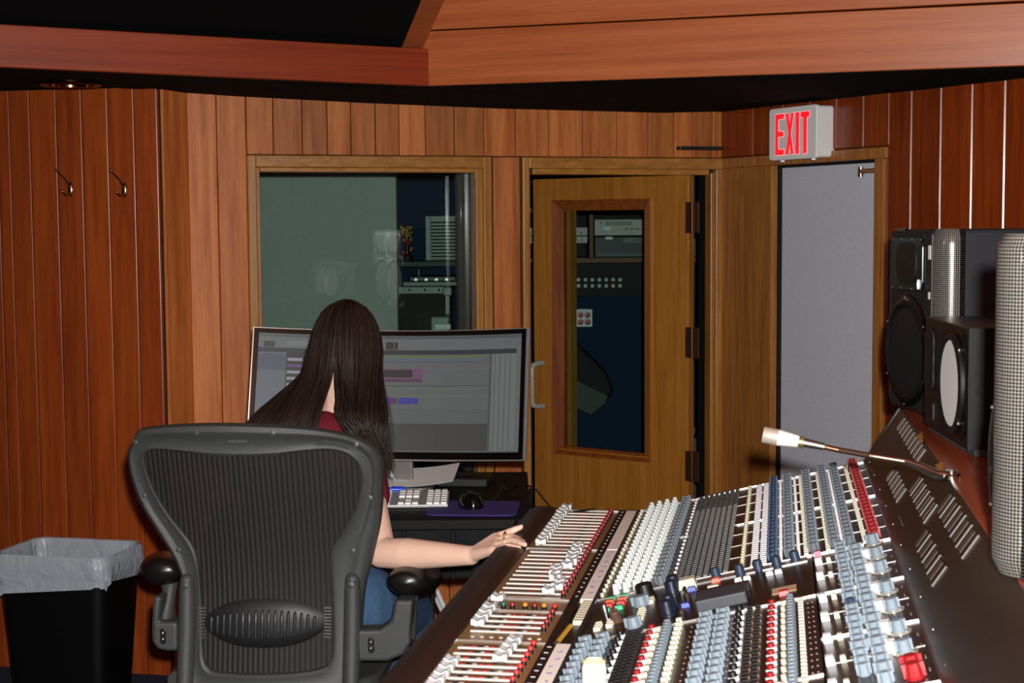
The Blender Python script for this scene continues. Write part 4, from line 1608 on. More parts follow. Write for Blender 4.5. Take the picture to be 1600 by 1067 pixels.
for j in range(len(vs2)):
    for i in range(len(us)):
        mb.v.append(MT @ Vector(curve_pt(U_[0]+(U_[1]-U_[0])*us[i], V_[0]+(V_[1]-V_[0])*vs2[j], .0012)))
nu = len(us)
for j in range(len(vs2)-1):
    for i in range(nu-1):
        mb.f.append((j*nu+i, j*nu+i+1, (j+1)*nu+i+1, (j+1)*nu+i))
        cu, cv_ = (us[i]+us[i+1])/2, (vs2[j]+vs2[j+1])/2
        c = rects[0][4]
        for r_ in rects:
            if r_[0] <= cu <= r_[1] and r_[2] <= cv_ <= r_[3]:
                c = r_[4]
        cols.append(lin(c))
me = bpy.data.meshes.new('screen')
me.from_pydata([tuple(v) for v in mb.v], [], mb.f)
ca = me.color_attributes.new('print', 'FLOAT_COLOR', 'CORNER')
for p in me.polygons:
    for li in p.loop_indices:
        ca.data[li].color = cols[p.index]
m, nt, b = new_mat('lit_screen')
at_ = nt.nodes.new('ShaderNodeAttribute')
at_.attribute_name = 'print'
nt.links.new(at_.outputs['Color'], b.inputs['Emission Color'])
b.inputs['Emission Strength'].default_value = .38
b.inputs['Base Color'].default_value = (.02, .02, .02, 1)
b.inputs['Roughness'].default_value = .5
me.materials.append(m)
so_ = bpy.data.objects.new('screen', me)
C.objects.link(so_)
so_.parent = mon
STD = mat('stand_grey', '#8c8886', .35, .6)
MB().box(-.055, .055, .03, .05, .006, mh0+.02).build('stand_column', STD, mon, bevel=.004)
MB().prism(rrect(-.15, .12, -.04, .15, .03), 0, .008, 'z').build('stand_foot', STD, mon, bevel=.002)

# keyboard
kb = thing('keyboard', 'white full size keyboard with low square keys on the desk', 'keyboard', (-.605, 4.085, dz), R(1))
kb.scale = (1, 1.3, 1.3)
kb.rotation_euler = (R(5), 0, R(1))
MB().box(0, .43, 0, .115, .001, .008).build('keyboard_base', mat('kb_alu', '#b8b8ba', .35, .5), kb, bevel=.002)
km = cube_mesh('key', mat('key_white', '#e8e8ea', .45, var=.03), .0083, .0078, .004)
for r_ in range(6):
    y = .012+r_*.0185
    for c in range(22):
        x = .0125+c*.0193
        if c in (14, 18) or (r_ == 2 and 14 <= c <= 17) or (r_ == 1 and c in (15, 17)):
            continue
        if r_ == 0 and 3 <= c <= 7:
            if c == 5:
                put(km, 'space_key', (x, y, .008), parent=kb, sc_=(5.6, 1, 1))
            continue
        put(km, 'key', (x, y, .008), parent=kb)

q = at_z(742, 795, dz)
pad = MB().prism(rrect(-.125, .115, -.10, .105, .025), 0, .004, 'z').build('mouse_pad', mat('pad_purple', '#3b2a78', .8, bump=.4, bscale=600), bevel=.001)
pad.location = (q.x+.002, q.y-.005, dz)
pad.rotation_euler = (0, 0, R(-4))
tag(pad, 'purple mouse pad at the right end of the desk', 'mouse pad')
q = at_z(736, 792, dz+.004)
ms = thing('mouse', 'glossy black computer mouse on the purple pad', 'mouse', (q.x, q.y+.01, dz+.0042), R(12))
mb = MB()


def mouse_fn(u, v):
    a = 2*math.pi*u
    b_ = math.pi/2*v*.999
    r_ = math.cos(b_)**.55
    return (.034*r_*math.cos(a), .056*r_*math.sin(a), .037*math.sin(b_)*(1-.18*math.sin(a)))


mb.grid(mouse_fn, 24, 12, closed_u=True)
mb.f.append(tuple(range(24))[::-1])
mb.build('mouse_shell', BLACK_GLOSS, ms, smooth=True)
MB().lathe([(.007, -.003), (.007, .003)], 14, Matrix.Translation((0, .028, .0335)) @ Matrix.Rotation(R(90), 4, 'Y')).build('scroll_wheel', BLACK, ms)

# papers, pen, devices, cables
q = at_z(650, 767, dz)
pp_ = MB()
pp_.grid(lambda u, v: (-.15+.29*u, -.05+.2*v, .004+.055*max(0, u-.5)**1.7+.022*v**1.2), 16, 6)
pp_.grid(lambda u, v: (-.15+.29*u, -.05+.2*v, .0025+.055*max(0, u-.5)**1.7+.022*v**1.2), 16, 6)
po = pp_.build('paper_sheets', mat('paper', '#ffffff', .8, var=.0), smooth=True)
po.location = (q.x-.03, q.y+.05, dz+.009)
po.rotation_euler = (0, 0, R(-4))
tag(po, 'curled white paper sheets behind the keyboard', 'paper')
q = at_z(608, 768, dz+.02)
pn = thing('pen', 'bright blue pen lying on the paper sheets', 'pen', (q.x+.012, q.y-.0, dz+.026))
MB().tube([(-.05, 0, 0), (.025, 0, 0), (.035, 0, 0)], [.006, .006, .003], 10).build('pen_barrel', mat('pen_blue', '#2450e0', .3), pn, smooth=True)
MB().tube([(.03, .002, .006), (-.005, .002, .007)], .0018, 6).build('pen_clip', mat('pen_clip', '#1c3cb0', .3), pn)
q = at_z(733, 762, dz)
dv_ = thing('desk_controller', 'flat black control box behind the mouse', 'controller', (q.x, q.y+.05, dz), R(-8))
MB().box(-.09, .06, -.05, .07, .0, .026).build('controller_body', BLACK, dv_, bevel=.005)
for k in range(5):
    MB().box(-.07+k*.024, -.052+k*.024, -.03, -.015, .026, .03).build('controller_key', BLACK_GLOSS, dv_)
cb1 = MB().tube([at_z(765, 784, dz+.006), at_z(776, 776, dz+.006), at(785, 757, 4.3), at(792, 768, 4.28), at(803, 778, 4.2), at_z(815, 777, dz+.006)], .0022, 6).build('cable', BLACK, smooth=True)
tag(cb1, 'thin black cable kinked upright behind the mouse pad', 'cable')
cb2 = MB().tube([at_z(795, 766, dz+.006), at(808, 758, 4.3), at(822, 757, 4.2), at(838, 765, 4.0), at(850, 780, 3.85), at(862, 794, 3.7), at(900, 799, 3.61), at(930, 795, 3.60)], .0025, 6).build('cable', BLACK, smooth=True)
tag(cb2, 'black cable arching from the desk onto the far end of the console', 'cable')
pg = thing('cable_plug', 'white cable plug hanging beside the monitor stand', 'plug', at(608, 738, 4.3))
MB().tube([(-.012, 0, .014), (0, 0, 0), (.01, 0, -.012)], [.007, .009, .007], 10).build('plug_body', WHITE, pg, smooth=True)
MB().tube([(.009, 0, -.011), (.014, .0, -.02), (.016, .03, -.06), (-.0, .06, -.075)], .002, 6).build('plug_lead', WHITE, pg, smooth=True)
for k, (a, b) in enumerate((((678, 912), (697, 955)), ((681, 935), (692, 958)))):
    o = MB().tube([at(*a, 4.34), at(*b, 4.28), at(b[0]+8, 1100, 4.26)], .006, 8).build('white_cable', WHITE, smooth=True)
    tag(o, ['longer white cable hanging under the desk', 'shorter white cable end hanging under the desk'][k], 'cable', 'cables under the desk')
o = MB().tube([at(676, 905, 4.2), at(674, 980, 4.2), at(672, 1200, 4.2)], .009, 8).build('black_cable', BLACK)
tag(o, 'thick black cable hanging under the desk beside the white cables', 'cable', 'cables under the desk')

# ------------------------------------------------------------------ waste bin
wb_ = thing('waste_bin', 'black plastic waste bin lined with a translucent grey bag', 'bin', (-1.37, 4.68, 0), R(-13))
BH = .51


def binring(hw, hd, r, z, n=6):
    return [(x, y, z) for x, y in rrect(-hw, hw, -hd, hd, r, n)]


def loft(rings, close=True):
    mb = MB()
    n = len(rings[0])
    for r_ in rings:
        mb.v += [Vector(p) for p in r_]
    for j in range(len(rings)-1):
        for i in range(n):
            mb.f.append((j*n+i, j*n+(i+1) % n, (j+1)*n+(i+1) % n, (j+1)*n+i))
    return mb


mb = loft([binring(.142, .096, .03, .004), binring(.15, .102, .035, .0), binring(.186, .133, .045, BH), binring(.182, .129, .043, BH), binring(.146, .098, .03, .012)])
mb.f.append(tuple(range(28)))
mb.build('bin_body', mat('bin_black', '#070708', .35), wb_, smooth=True)
rg = []
random.seed(3)
for (g, z, jit, hem) in ((-.03, BH-.25, .01, 0), (-.012, BH-.10, .006, 0), (-.010, BH-.012, .001, 0), (-.006, BH+.006, 0, 0), (.0, BH+.008, .0, 0), (.006, BH-.002, .001, 0), (.009, BH-.03, .0025, 0), (.010, BH-.06, .004, 0), (.010, BH-.085, .004, .006), (.012, BH-.105, .005, .02)):
    sc_ = (z/BH)
    ring = binring(.15+.036*sc_+g, .102+.031*sc_+g, .045, z, 12)
    out = []
    for i, p in enumerate(ring):
        j = random.uniform(-jit, jit)
        ln = math.hypot(p[0], p[1])
        dzz = 0
        if hem:
            dzz = -hem*(.5+.5*math.sin(i*.55+1.2))*random.uniform(.6, 1.3)+(.03*max(0, p[0]/.19)**2 if p[0] > 0 else 0)*1.2
        out.append((p[0]*(1+j/ln), p[1]*(1+j/ln), p[2]+dzz))
    rg.append(out)
lm, nt, b = new_mat('bin_liner')
b.inputs['Base Color'].default_value = lin('#a9b3bd')
b.inputs['Roughness'].default_value = .28
b.inputs['Alpha'].default_value = .86
no = nt.nodes.new('ShaderNodeTexNoise')
no.inputs['Scale'].default_value = 16
no.inputs['Detail'].default_value = 6
no.inputs['Distortion'].default_value = 1.2
tcn = nt.nodes.new('ShaderNodeTexCoord')
nt.links.new(tcn.outputs['Object'], no.inputs['Vector'])
bp = nt.nodes.new('ShaderNodeBump')
bp.inputs['Strength'].default_value = .8
bp.inputs['Distance'].default_value = .012
nt.links.new(no.outputs['Fac'], bp.inputs['Height'])
nt.links.new(bp.outputs[0], b.inputs['Normal'])
tag(loft(rg).build('bin_liner', lm, wb_, smooth=True), 'translucent grey bag folded over the rim')
random.seed(11)

# ------------------------------------------------------------------ office chair
CH = Vector((-.555, 3.33, 0))
CHR = R(-5)
chair = thing('office_chair', 'black mesh-back office chair with ribbed lumbar pad seen from behind', 'chair', CH, CHR)
cf = Vector((-math.sin(CHR), math.cos(CHR), 0))
cr = Vector((math.cos(CHR), math.sin(CHR), 0))


def cp(x, y, dep=0):
    p = on_plane(x, y, CH+cf*dep, cf)-CH
    return p.dot(cr), p.z


def yb(x, z):
    return .55*x*x+.06*(z-.8)*-1+.03*math.cos((z-.72)*7)-.03


FRAME = mat('chair_graphite', '#3a3d3c', .48, var=.08, bump=.3, bscale=900)
outer_px = [(213, 688), (224, 669), (262, 661), (330, 656), (400, 656), (480, 661), (540, 672), (580, 690), (597, 716), (598, 760), (591, 820), (577, 880), (566, 925), (561, 990), (561, 1060), (556, 1092), (520, 1102), (420, 1106), (320, 1102), (283, 1092), (276, 1060), (277, 990), (283, 925), (270, 880), (243, 835), (215, 785), (204, 740), (203, 706)]
inner_px = [(237, 703), (262, 699), (300, 702), (345, 706), (390, 707), (440, 705), (490, 699), (525, 698), (550, 707), (564, 726), (566, 752), (557, 790), (538, 828), (518, 858), (515, 885), (517, 940), (519, 1000), (516, 1030), (500, 1044), (430, 1050), (345, 1048), (325, 1040), (317, 1020), (314, 960), (310, 900), (306, 868), (296, 845), (266, 806), (243, 765), (231, 722)]


def smooth_loop(px, n, cx=408, cy=880):
    pts = [cp(*q) for q in px]
    c0 = cp(cx, cy)
    # Catmull-Rom closed
    out = []
    m_ = len(pts)
    dense = []
    for i in range(m_):
        p0, p1_, p2_, p3 = (Vector(pts[(i+k-1) % m_]) for k in range(4))
        for k in range(10):
            t = k/10
            dense.append(.5*((2*p1_)+(p2_-p0)*t+(2*p0-5*p1_+4*p2_-p3)*t*t+(3*p1_-p0-3*p2_+p3)*t**3))
    res = []
    ang = [math.atan2(q.y-c0[1], q.x-c0[0]) for q in dense]
    for i in range(n):
        a = -math.pi+2*math.pi*(i+.5)/n
        best = min(range(len(dense)), key=lambda k: abs((ang[k]-a+math.pi) % (2*math.pi)-math.pi))
        nb = []
        for k in (best, (best+1) % len(dense), (best-1) % len(dense)):
            nb.append(((ang[k]-a+math.pi) % (2*math.pi)-math.pi, dense[k]))
        d0, q0 = nb[0]
        alt = nb[1] if nb[1][0]*d0 <= 0 else nb[2]
        d1, q1 = alt
        w_ = 0 if abs(d0-d1) < 1e-6 else d0/(d0-d1)
        res.append(q0.lerp(q1, min(1, max(0, w_))))
    return res


NL = 160
OL = smooth_loop(outer_px, NL)
IL = smooth_loop(inner_px, NL)
mb = MB()
secs = [(0, .016), (0, -.004), (.06, -.013), (.22, -.018), (.36, -.015), (.44, -.010), (.75, -.008), (.9, -.012), (.98, -.008), (1, .006), (.6, .016)]
for i in range(NL):
    for f_, dy_ in secs:
        q = OL[i].lerp(IL[i], f_)
        mb.v.append(Vector((q.x, yb(q.x, q.y)+dy_, q.y)))
k = len(secs)
for i in range(NL):
    for j in range(k):
        a, b_ = i*k+j, i*k+(j+1) % k
        c, d_ = ((i+1) % NL)*k+(j+1) % k, ((i+1) % NL)*k+j
        mb.f.append((a, b_, c, d_))
mb.build('back_frame', FRAME, chair, smooth=True)
# mesh fabric
pm, nt, b = new_mat('chair_mesh')
N = nt.nodes.new
L = nt.links.new
tcn = N('ShaderNodeTexCoord')
wv_ = N('ShaderNodeTexWave')
wv_.bands_direction = 'X'
wv_.inputs['Scale'].default_value = 27
wv_.inputs['Distortion'].default_value = .6
wv_.inputs['Detail'].default_value = 1
L(tcn.outputs['Object'], wv_.inputs['Vector'])
nz_ = N('ShaderNodeTexNoise')
nz_.inputs['Scale'].default_value = 700
L(tcn.outputs['Object'], nz_.inputs['Vector'])
rp = N('ShaderNodeValToRGB')
rp.color_ramp.elements[0].position = .1
rp.color_ramp.elements[0].color = lin('#08080a')
rp.color_ramp.elements[1].position = .45
rp.color_ramp.elements[1].color = lin('#2a2828')
L(wv_.outputs['Fac'], rp.inputs[0])
mxx = N('ShaderNodeMix')
mxx.data_type = 'RGBA'
mxx.blend_type = 'MULTIPLY'
mxx.inputs[0].default_value = .6
L(rp.outputs[0], mxx.inputs[6])
L(nz_.outputs['Color'], mxx.inputs[7])
L(mxx.outputs[2], b.inputs['Base Color'])
b.inputs['Roughness'].default_value = .7
b.inputs['Alpha'].default_value = .9
bp = N('ShaderNodeBump')
bp.inputs['Strength'].default_value = .5
bp.inputs['Distance'].default_value = .003
L(wv_.outputs['Fac'], bp.inputs['Height'])
L(bp.outputs[0], b.inputs['Normal'])
mb = MB()
c0 = Vector(cp(408, 880))
rings = [1.0, .85, .7, .55, .4, .25, .1]
for f_ in rings:
    for i in range(NL):
        q = c0.lerp(IL[i], f_)
        mb.v.append(Vector((q.x, yb(q.x, q.y)+.001, q.y)))
mb.v.append(Vector((c0.x, yb(c0.x, c0.y)+.001, c0.y)))
for j in range(len(rings)-1):
    for i in range(NL):
        mb.f.append((j*NL+i, j*NL+(i+1) % NL, (j+1)*NL+(i+1) % NL, (j+1)*NL+i))
j = len(rings)-1
for i in range(NL):
    mb.f.append((j*NL+i, j*NL+(i+1) % NL, len(mb.v)-1))
mb.build('back_mesh', pm, chair, smooth=True)


def cpt(x, y, dy_=0):
    a, z_ = cp(x, y)
    return Vector((a, yb(a, z_)+dy_, z_))


for q in ((323, 668), (440, 668), (221, 686), (563, 689), (228, 773), (580, 776), (279, 859), (551, 861)):
    MB().lathe([(.0055, 0), (.0055, .0015), (.003, .002)], 12, Matrix.Translation(cpt(*q, -.016)) @ Matrix.Rotation(R(90), 4, 'X')).build('screw', DARKST, chair, smooth=True)
q = cpt(385, 682, -.0135)
MB().prism(rrect(-.023, .023, -.005, .005, .002), -.002, .004, 'y', Matrix.Translation(q)).build('name_plate', mat('plate_dark', '#303332', .4), chair, bevel=.001)
for kx in range(6):
    MB().box(-.016+kx*.0058, -.0125+kx*.0058, -.0026, -.001, -.0022, .0022, Matrix.Translation(q)).build('embossed_mark', FRAME, chair)
# side posts
for px_ in (291, 549):
    path = []
    for y in (908, 930, 980, 1040, 1100):
        p = cpt(px_, y, -.014)
        path.append(p)
    MB().tube(path, [.016, .0185, .0195, .0195, .018], 14).build('side_post', FRAME, chair, smooth=True)
    MB().ball(path[0], .0165, 12, 8).build('post_cap', FRAME, chair, smooth=True)
    MB().lathe([(.007, 0), (.007, .004), (.003, .005)], 12, Matrix.Translation(path[0]+Vector((0, -.014, -.008))) @ Matrix.Rotation(R(90), 4, 'X')).build('screw', DARKST, chair, smooth=True)
# lumbar pad
lp = []
n = 40
mb = MB()
for j, f_ in enumerate((1.0, .96, .85, .6, .3, .0)):
    for i in range(n):
        a = 2*math.pi*i/n
        ca_, sa_ = math.cos(a), math.sin(a)
        ex_ = .35 if True else 1
        X = 415+96*(abs(ca_)**.6)*(1 if ca_ > 0 else -1)*f_
        tap = 1-.42*min(1, abs((X-415)/96))**2.2
        Y = 972+38*(abs(sa_)**.8)*(1 if sa_ > 0 else -1)*f_*tap
        p = cpt(X, Y)
        p.y -= .012+.016*(1-f_**3)
        mb.v.append(p)
for j in range(5):
    for i in range(n):
        mb.f.append((j*n+i, j*n+(i+1) % n, (j+1)*n+(i+1) % n, (j+1)*n+i))
PADM = mat('lumbar_black', '#17181a', .5)
lpad = mb.build('lumbar_pad', PADM, chair, smooth=True)
for kx in range(17):
    X = 334+kx*10.0
    hh = 23*(1-.55*abs((X-414)/85)**2.4)
    a, b_ = cpt(X, 972-hh, -.0265), cpt(X, 972+hh, -.0265)
    mid = cpt(X, 972, -.031)
    MB().tube([a, a.lerp(mid, .15)+Vector((0, -.002, 0)), mid, b_.lerp(mid, .15)+Vector((0, -.002, 0)), b_], [.0015, .0036, .0038, .0036, .0015], 8).build('pad_rib', mat('pad_rib', '#222427', .4) if kx == 0 else bpy.data.materials['pad_rib'], lpad, smooth=True)
for X in (315, 512):
    mb = MB()
    for kx in range(10):
        p = cpt(X, 950+kx*5, -.012)
        mb.box(p.x-.008, p.x+.008, p.y-.003, p.y+.002, p.z-.0018, p.z+.0018)
    mb.build('pad_spring', STEEL, lpad)
# armrests
for sgn, poly, slot, pad_near, pad_far in (
        (1, [(556, 985), (592, 984), (610, 972), (617, 938), (645, 938), (641, 985), (641, 1006), (630, 1024), (605, 1034), (556, 1034)], (580, 1008), (632, 915), (664, 899)),
        (-1, [(277, 972), (247, 972), (252, 932), (238, 932), (236, 985), (237, 1003), (245, 1015), (262, 1018), (277, 1018)], (255, 994), (247, 897), (262, 882))):
    pts = [cp(*q) for q in poly]
    ar = MB().prism(pts, .0, .055, 'y').build('arm_bracket', FRAME, chair, bevel=.008, seg=3)
    a, z_ = cp(*slot)
    MB().prism(rrect(a-.007, a+.007, z_-.018, z_+.018, .0065), -.002, .006, 'y').build('bracket_slot', K_BLACK, ar, bevel=.001)
    for dz_ in (.008, -.006):
        MB().ball((a, -.003, z_+dz_), .0045, 8, 6).build('slot_bolt', STEEL, ar, smooth=True)
    na, nz2 = cp(*pad_near)
    fa, fz = cp(*pad_far, .26)
    P0, P1 = Vector((na, .02, nz2)), Vector((fa, .28, fz))
    dr = (P1-P0)
    mb = MB()

    def pad_fn(u, v):
        a = 2*math.pi*u
        w_ = .5-.5*math.cos(math.pi*v)
        r_ = max(0, math.sin(math.pi*v))**.62*(1.08-.25*v)
        c_ = P0+dr*w_
        e_ = .040
        return c_+Vector((.060*r_*math.cos(a), -.018*r_*abs(math.cos(a))*0, e_*r_*math.sin(a)))
    mb.grid(pad_fn, 24, 18, closed_u=True)
    mb.build('arm_pad', mat('arm_pad', '#141312', .32) if sgn == 1 else bpy.data.materials['arm_pad'], chair, smooth=True)
    MB().tube([P0+Vector((0, .06, -.02)), P0+Vector((0, .055, -.06)), Vector((na, .03, nz2-.13))], [.024, .016, .02], 12).build('arm_stem', FRAME, chair, smooth=True)
# seat, mechanism, base
SEATZ = .49
mb = MB()
mb.prism(rrect(-.245, .245, .03, .47, .09), SEATZ-.03, SEATZ, 'z')
mb.build('seat', FRAME, chair, bevel=.012, seg=3)
MB().box(-.10, .10, .12, .38, .36, SEATZ-.03).build('tilt_mechanism', BLACK, chair, bevel=.02)
MB().lathe([(.028, .10), (.028, .25), (.018, .25), (.018, .37)], 18, Matrix.Translation((0, .24, 0))).build('gas_column', BLACK, chair, smooth=True)
for kx in range(5):
    a = R(90+72*kx+20)
    e_ = Vector((math.cos(a), math.sin(a), 0))
    c_ = Vector((0, .24, 0))
    MB().tube([c_+Z*.12, c_+e_*.15+Z*.11, c_+e_*.29+Z*.075], [.03, .022, .016], 10).build('base_leg', FRAME, chair, smooth=True)
    cst = MB().tube([c_+e_*.29+Vector((-e_.y, e_.x, 0))*-.022+Z*.03, c_+e_*.29+Vector((-e_.y, e_.x, 0))*.022+Z*.03], .03, 16).build('caster', BLACK, chair, smooth=True)
for sgn in (-1, 1):
    MB().tube([(sgn*.11, .1, .44), (sgn*.19, .06, .45), (sgn*.20, .0, .50)], .018, 10).build('back_support', FRAME, chair, smooth=True)

# ------------------------------------------------------------------ person at the desk
per = thing('person', 'person with long dark hair in a maroon shirt and jeans at the desk', 'person', (-.5, 3.6, 0))
PB = Vector((-.5, 3.6, 0))
SKIN = mat('skin', '#f0c6b0', .5, var=.06, vscale=25, bump=.1, bscale=250)
SKIN.node_tree.nodes['Principled BSDF'].inputs['Subsurface Weight'].default_value = .15
SKIN.node_tree.nodes['Principled BSDF'].inputs['Subsurface Radius'].default_value = (.012, .005, .003)


class Flesh:
    """tapered rounded limbs gathered in one volume, then fused into one skin"""
    def __init__(s):
        s.mb = MB()

    def limb(s, pts, rad, n=14, sq=1):
        pts = [Vector(p)-PB for p in pts]
        for (a, b_, ra, rb) in zip(pts, pts[1:], rad, rad[1:]):
            m_ = max(2, int((b_-a).length/.02))
            s.mb.tube([a.lerp(b_, k/m_) for k in range(m_+1)], [ra+(rb-ra)*k/m_ for k in range(m_+1)], n)
        for p, r_ in zip(pts, rad):
            s.mb.ball(p, r_, n, 10)

    def ball(s, p, r, M=None):
        p = Vector(p)-PB
        if M is None:
            s.mb.ball(p, r, 24, 16)
        else:
            s.mb.ball((0, 0, 0), r, 24, 16, Matrix.Translation(p) @ M)

    def build(s, name, m, voxel, smooth=6):
        tmp = bpy.data.objects.new('tmp', s.mb.mesh('tmp'))
        C.objects.link(tmp)
        md = tmp.modifiers.new('r', 'REMESH')
        md.mode = 'VOXEL'
        md.voxel_size = voxel
        sm = tmp.modifiers.new('s', 'SMOOTH')
        sm.iterations = smooth
        sm.factor = .5
        dg = bpy.context.evaluated_depsgraph_get()
        me = bpy.data.meshes.new_from_object(tmp.evaluated_get(dg))
        bpy.data.objects.remove(tmp)
        me.name = name
        me.materials.clear()
        me.materials.append(m)
        for p in me.polygons:
            p.use_smooth = True
        o = bpy.data.objects.new(name, me)
        C.objects.link(o)
        o.parent = per
        return o


HC = Vector((-.412, 3.80, 1.195))            # head centre
NB = Vector((-.415, 3.725, 1.045))           # base of neck
SR, SL = Vector((-.372, 3.695, .945)), Vector((-.60, 3.66, .965))
ELR = at(596, 864, 3.45)
WRR = at(736, 868, 3.30)
HR = Vector((-.375, 3.60, .60))              # hips
HL = Vector((-.60, 3.58, .60))
KRn = Vector((-.275, 3.93, .495))
KLn = Vector((-.56, 3.98, .495))
ARx = Vector((-.262, 3.82, .10))
ALx = Vector((-.55, 3.95, .10))
body = Flesh()
HM = Euler((R(-12), 0, R(-8))).to_matrix().to_4x4()
body.ball(HC, (.074, .092, .108), HM)
body.ball(HC+HM.to_3x3() @ Vector((0, .03, -.06)), (.058, .062, .062), HM)            # jaw
body.ball(HC+HM.to_3x3() @ Vector((0, .098, -.012)), (.011, .016, .024), HM)           # nose
body.ball(HC+HM.to_3x3() @ Vector((0, .085, -.062)), (.022, .010, .008), HM)           # mouth
for sx_ in (-1, 1):
    body.ball(HC+HM.to_3x3() @ Vector((sx_*.074, -.002, -.008)), (.009, .017, .030), HM)   # ears
body.limb([NB-Vector((0, .02, .06)), NB, HC-Vector((0, .02, .05))], [.055, .05, .052])
for a, b_, r0, r1 in ((SR, NB, .048, .05), (SL, NB, .048, .05)):
    body.limb([a, b_-Vector((0, 0, .03))], [r0, r1])
spine = [Vector((-.49, 3.57, .60)), Vector((-.48, 3.60, .75)), Vector((-.465, 3.655, .88)), Vector((-.44, 3.69, .98))]
for dxx in (-.075, 0, .075):
    body.limb([p+Vector((dxx*.85-.008, .005, 0)) for p in spine], [.072, .072, .08, .068])
body.limb([SR, ELR], [.045, .034])
body.limb([ELR, ELR.lerp(WRR, .3), ELR.lerp(WRR, .65), WRR], [.034, .036, .029, .0215])
# left arm reaches to the desk, hidden by chair and hair
ELL = Vector((-.66, 3.80, .80))
WRL = Vector((-.50, 3.99, .775))
body.limb([SL, ELL, WRL], [.045, .035, .022])
body.limb([HR, KRn, ARx], [.085, .055, .036])
body.limb([HL, KLn, ALx], [.085, .055, .036])


def hand(wr, mcps, pips, tips, thumb):
    w0 = Vector(wr)
    for m_ in mcps:
        body.limb([w0, w0.lerp(m_, .5), m_], [.0165, .0135, .0102], 10)
    for a, b_ in zip(mcps, mcps[1:]):
        body.limb([a, b_], [.0098, .0098], 8)
        body.limb([w0.lerp(a, .55), w0.lerp(b_, .55)], [.0125, .0125], 8)
    for k, (m_, p_, t_) in enumerate(zip(mcps, pips, tips)):
        r_ = (.0086, .0088, .0082, .0072)[k]
        body.limb([m_, p_, p_.lerp(t_, .55), t_], [r_*1.08, r_, r_*.92, r_*.72], 10)
    body.limb(thumb, [.013, .0112, .0096, .0078], 10)


hand(WRR,
     [at(773, 839, 3.285), at(777, 844, 3.265), at(776, 851, 3.245), at(771, 859, 3.228)],
     [at(796, 831, 3.31), at(801, 839, 3.245), at(800, 844, 3.215), at(793, 852, 3.19)],
     [at(815, 823, 3.31), at(818, 847, 3.20), at(821, 851, 3.175), at(812, 856, 3.165)],
     [at(748, 858, 3.31), at(765, 852, 3.33), at(780, 852, 3.33), at(792, 856, 3.315)])
LW_ = Vector((-.46, 4.05, .765))
body_l = [LW_+Vector((.022*k-.03, .03-.004*abs(k-1.5), .0)) for k in range(4)]
hand(WRL, body_l, [p+Vector((.012, .04, .004)) for p in body_l], [p+Vector((.018, .072, -.006)) for p in body_l], [WRL, WRL+Vector((.03, .03, 0)), WRL+Vector((.055, .055, -.004)), WRL+Vector((.065, .075, -.006))])
body.build('body', SKIN, .0040, 4)
EYE = mat('eye_white', '#e8e4e0', .2)
for sx_ in (-1, 1):
    e_ = MB().ball(HC-PB+HM.to_3x3() @ Vector((sx_*.031, .080, .008)), .0125, 12, 10).build('eye', EYE, per, smooth=True)
rgp = at(789, 838, 3.245)-PB
MB().tube([rgp+Vector((.0105*math.cos(a)*.25, .0098*math.cos(a), .0098*math.sin(a))) for a in [2*math.pi*k/16 for k in range(17)]], .0015, 6).build('ring', mat('ring_gold', '#d8b878', .25, 1), per, smooth=True)

SHIRT = mat('maroon_shirt', '#6a1a26', .85, spec=.2, var=.15, bump=.3, bscale=500)
sh = Flesh()
for dxx in (-.08, 0, .07):
    sh.limb([p+Vector((dxx-.01, 0, 0)) for p in [Vector((-.50, 3.59, .70))]+spine[1:]], [.085, .082, .09, .076])
for a in (SR, SL):
    sh.limb([a, NB-Vector((0, .005, .045))], [.056, .052])
sh.limb([SR, SR.lerp(ELR, .42)], [.056, .053])
sh.limb([SL, SL.lerp(ELL, .42)], [.056, .053])
for dxx in (-.085, -.02, .03):
    sh.limb([Vector((-.495+dxx, 3.585, .60)), Vector((-.495+dxx, 3.59, .70))], [.088, .088])
sh.build('shirt', SHIRT, .006, 5)
JEAN = mat('denim', '#3c5878', .9, spec=.2, var=.3, vscale=60, bump=.5, bscale=600)
jn = Flesh()
jn.limb([HR, HR.lerp(KRn, .5), KRn, ARx], [.105, .088, .068, .055])
jn.limb([HL, HL.lerp(KLn, .5), KLn, ALx], [.105, .088, .068, .055])
jn.limb([HR, HL], [.105, .105])
jn.build('jeans', JEAN, .007, 5)
for a in (ARx, ALx):
    MB().ball((a-PB)+Vector((.01, .06, -.05)), (.042, .12, .05), 18, 12).build('shoe', BLACK, per, smooth=True)

# hair: a dark cap and long straight strands
hm, nt, b = new_mat('hair')
N = nt.nodes.new
tcn = N('ShaderNodeTexCoord')
at_ = N('ShaderNodeAttribute')
at_.attribute_name = 'tone'
rp = N('ShaderNodeValToRGB')
rp.color_ramp.elements[0].color = lin('#120c0a')
rp.color_ramp.elements[1].color = lin('#36261f')
nt.links.new(at_.outputs['Fac'], rp.inputs[0])
nt.links.new(rp.outputs[0], b.inputs['Base Color'])
b.inputs['Roughness'].default_value = .45
b.inputs['Specular IOR Level'].default_value = .4
hv, hf, ht = [], [], []
random.seed(5)


def head_pt(az, pol, k=1.0):
    """az 0 = right, -90 = back (towards the camera); pol 0 = crown"""
    a, p_ = R(az), R(pol)
    v_ = Vector((.079*k*math.sin(p_)*math.cos(a), .099*k*math.sin(p_)*math.sin(a), .114*k*math.cos(p_)))
    return HC+HM.to_3x3() @ v_


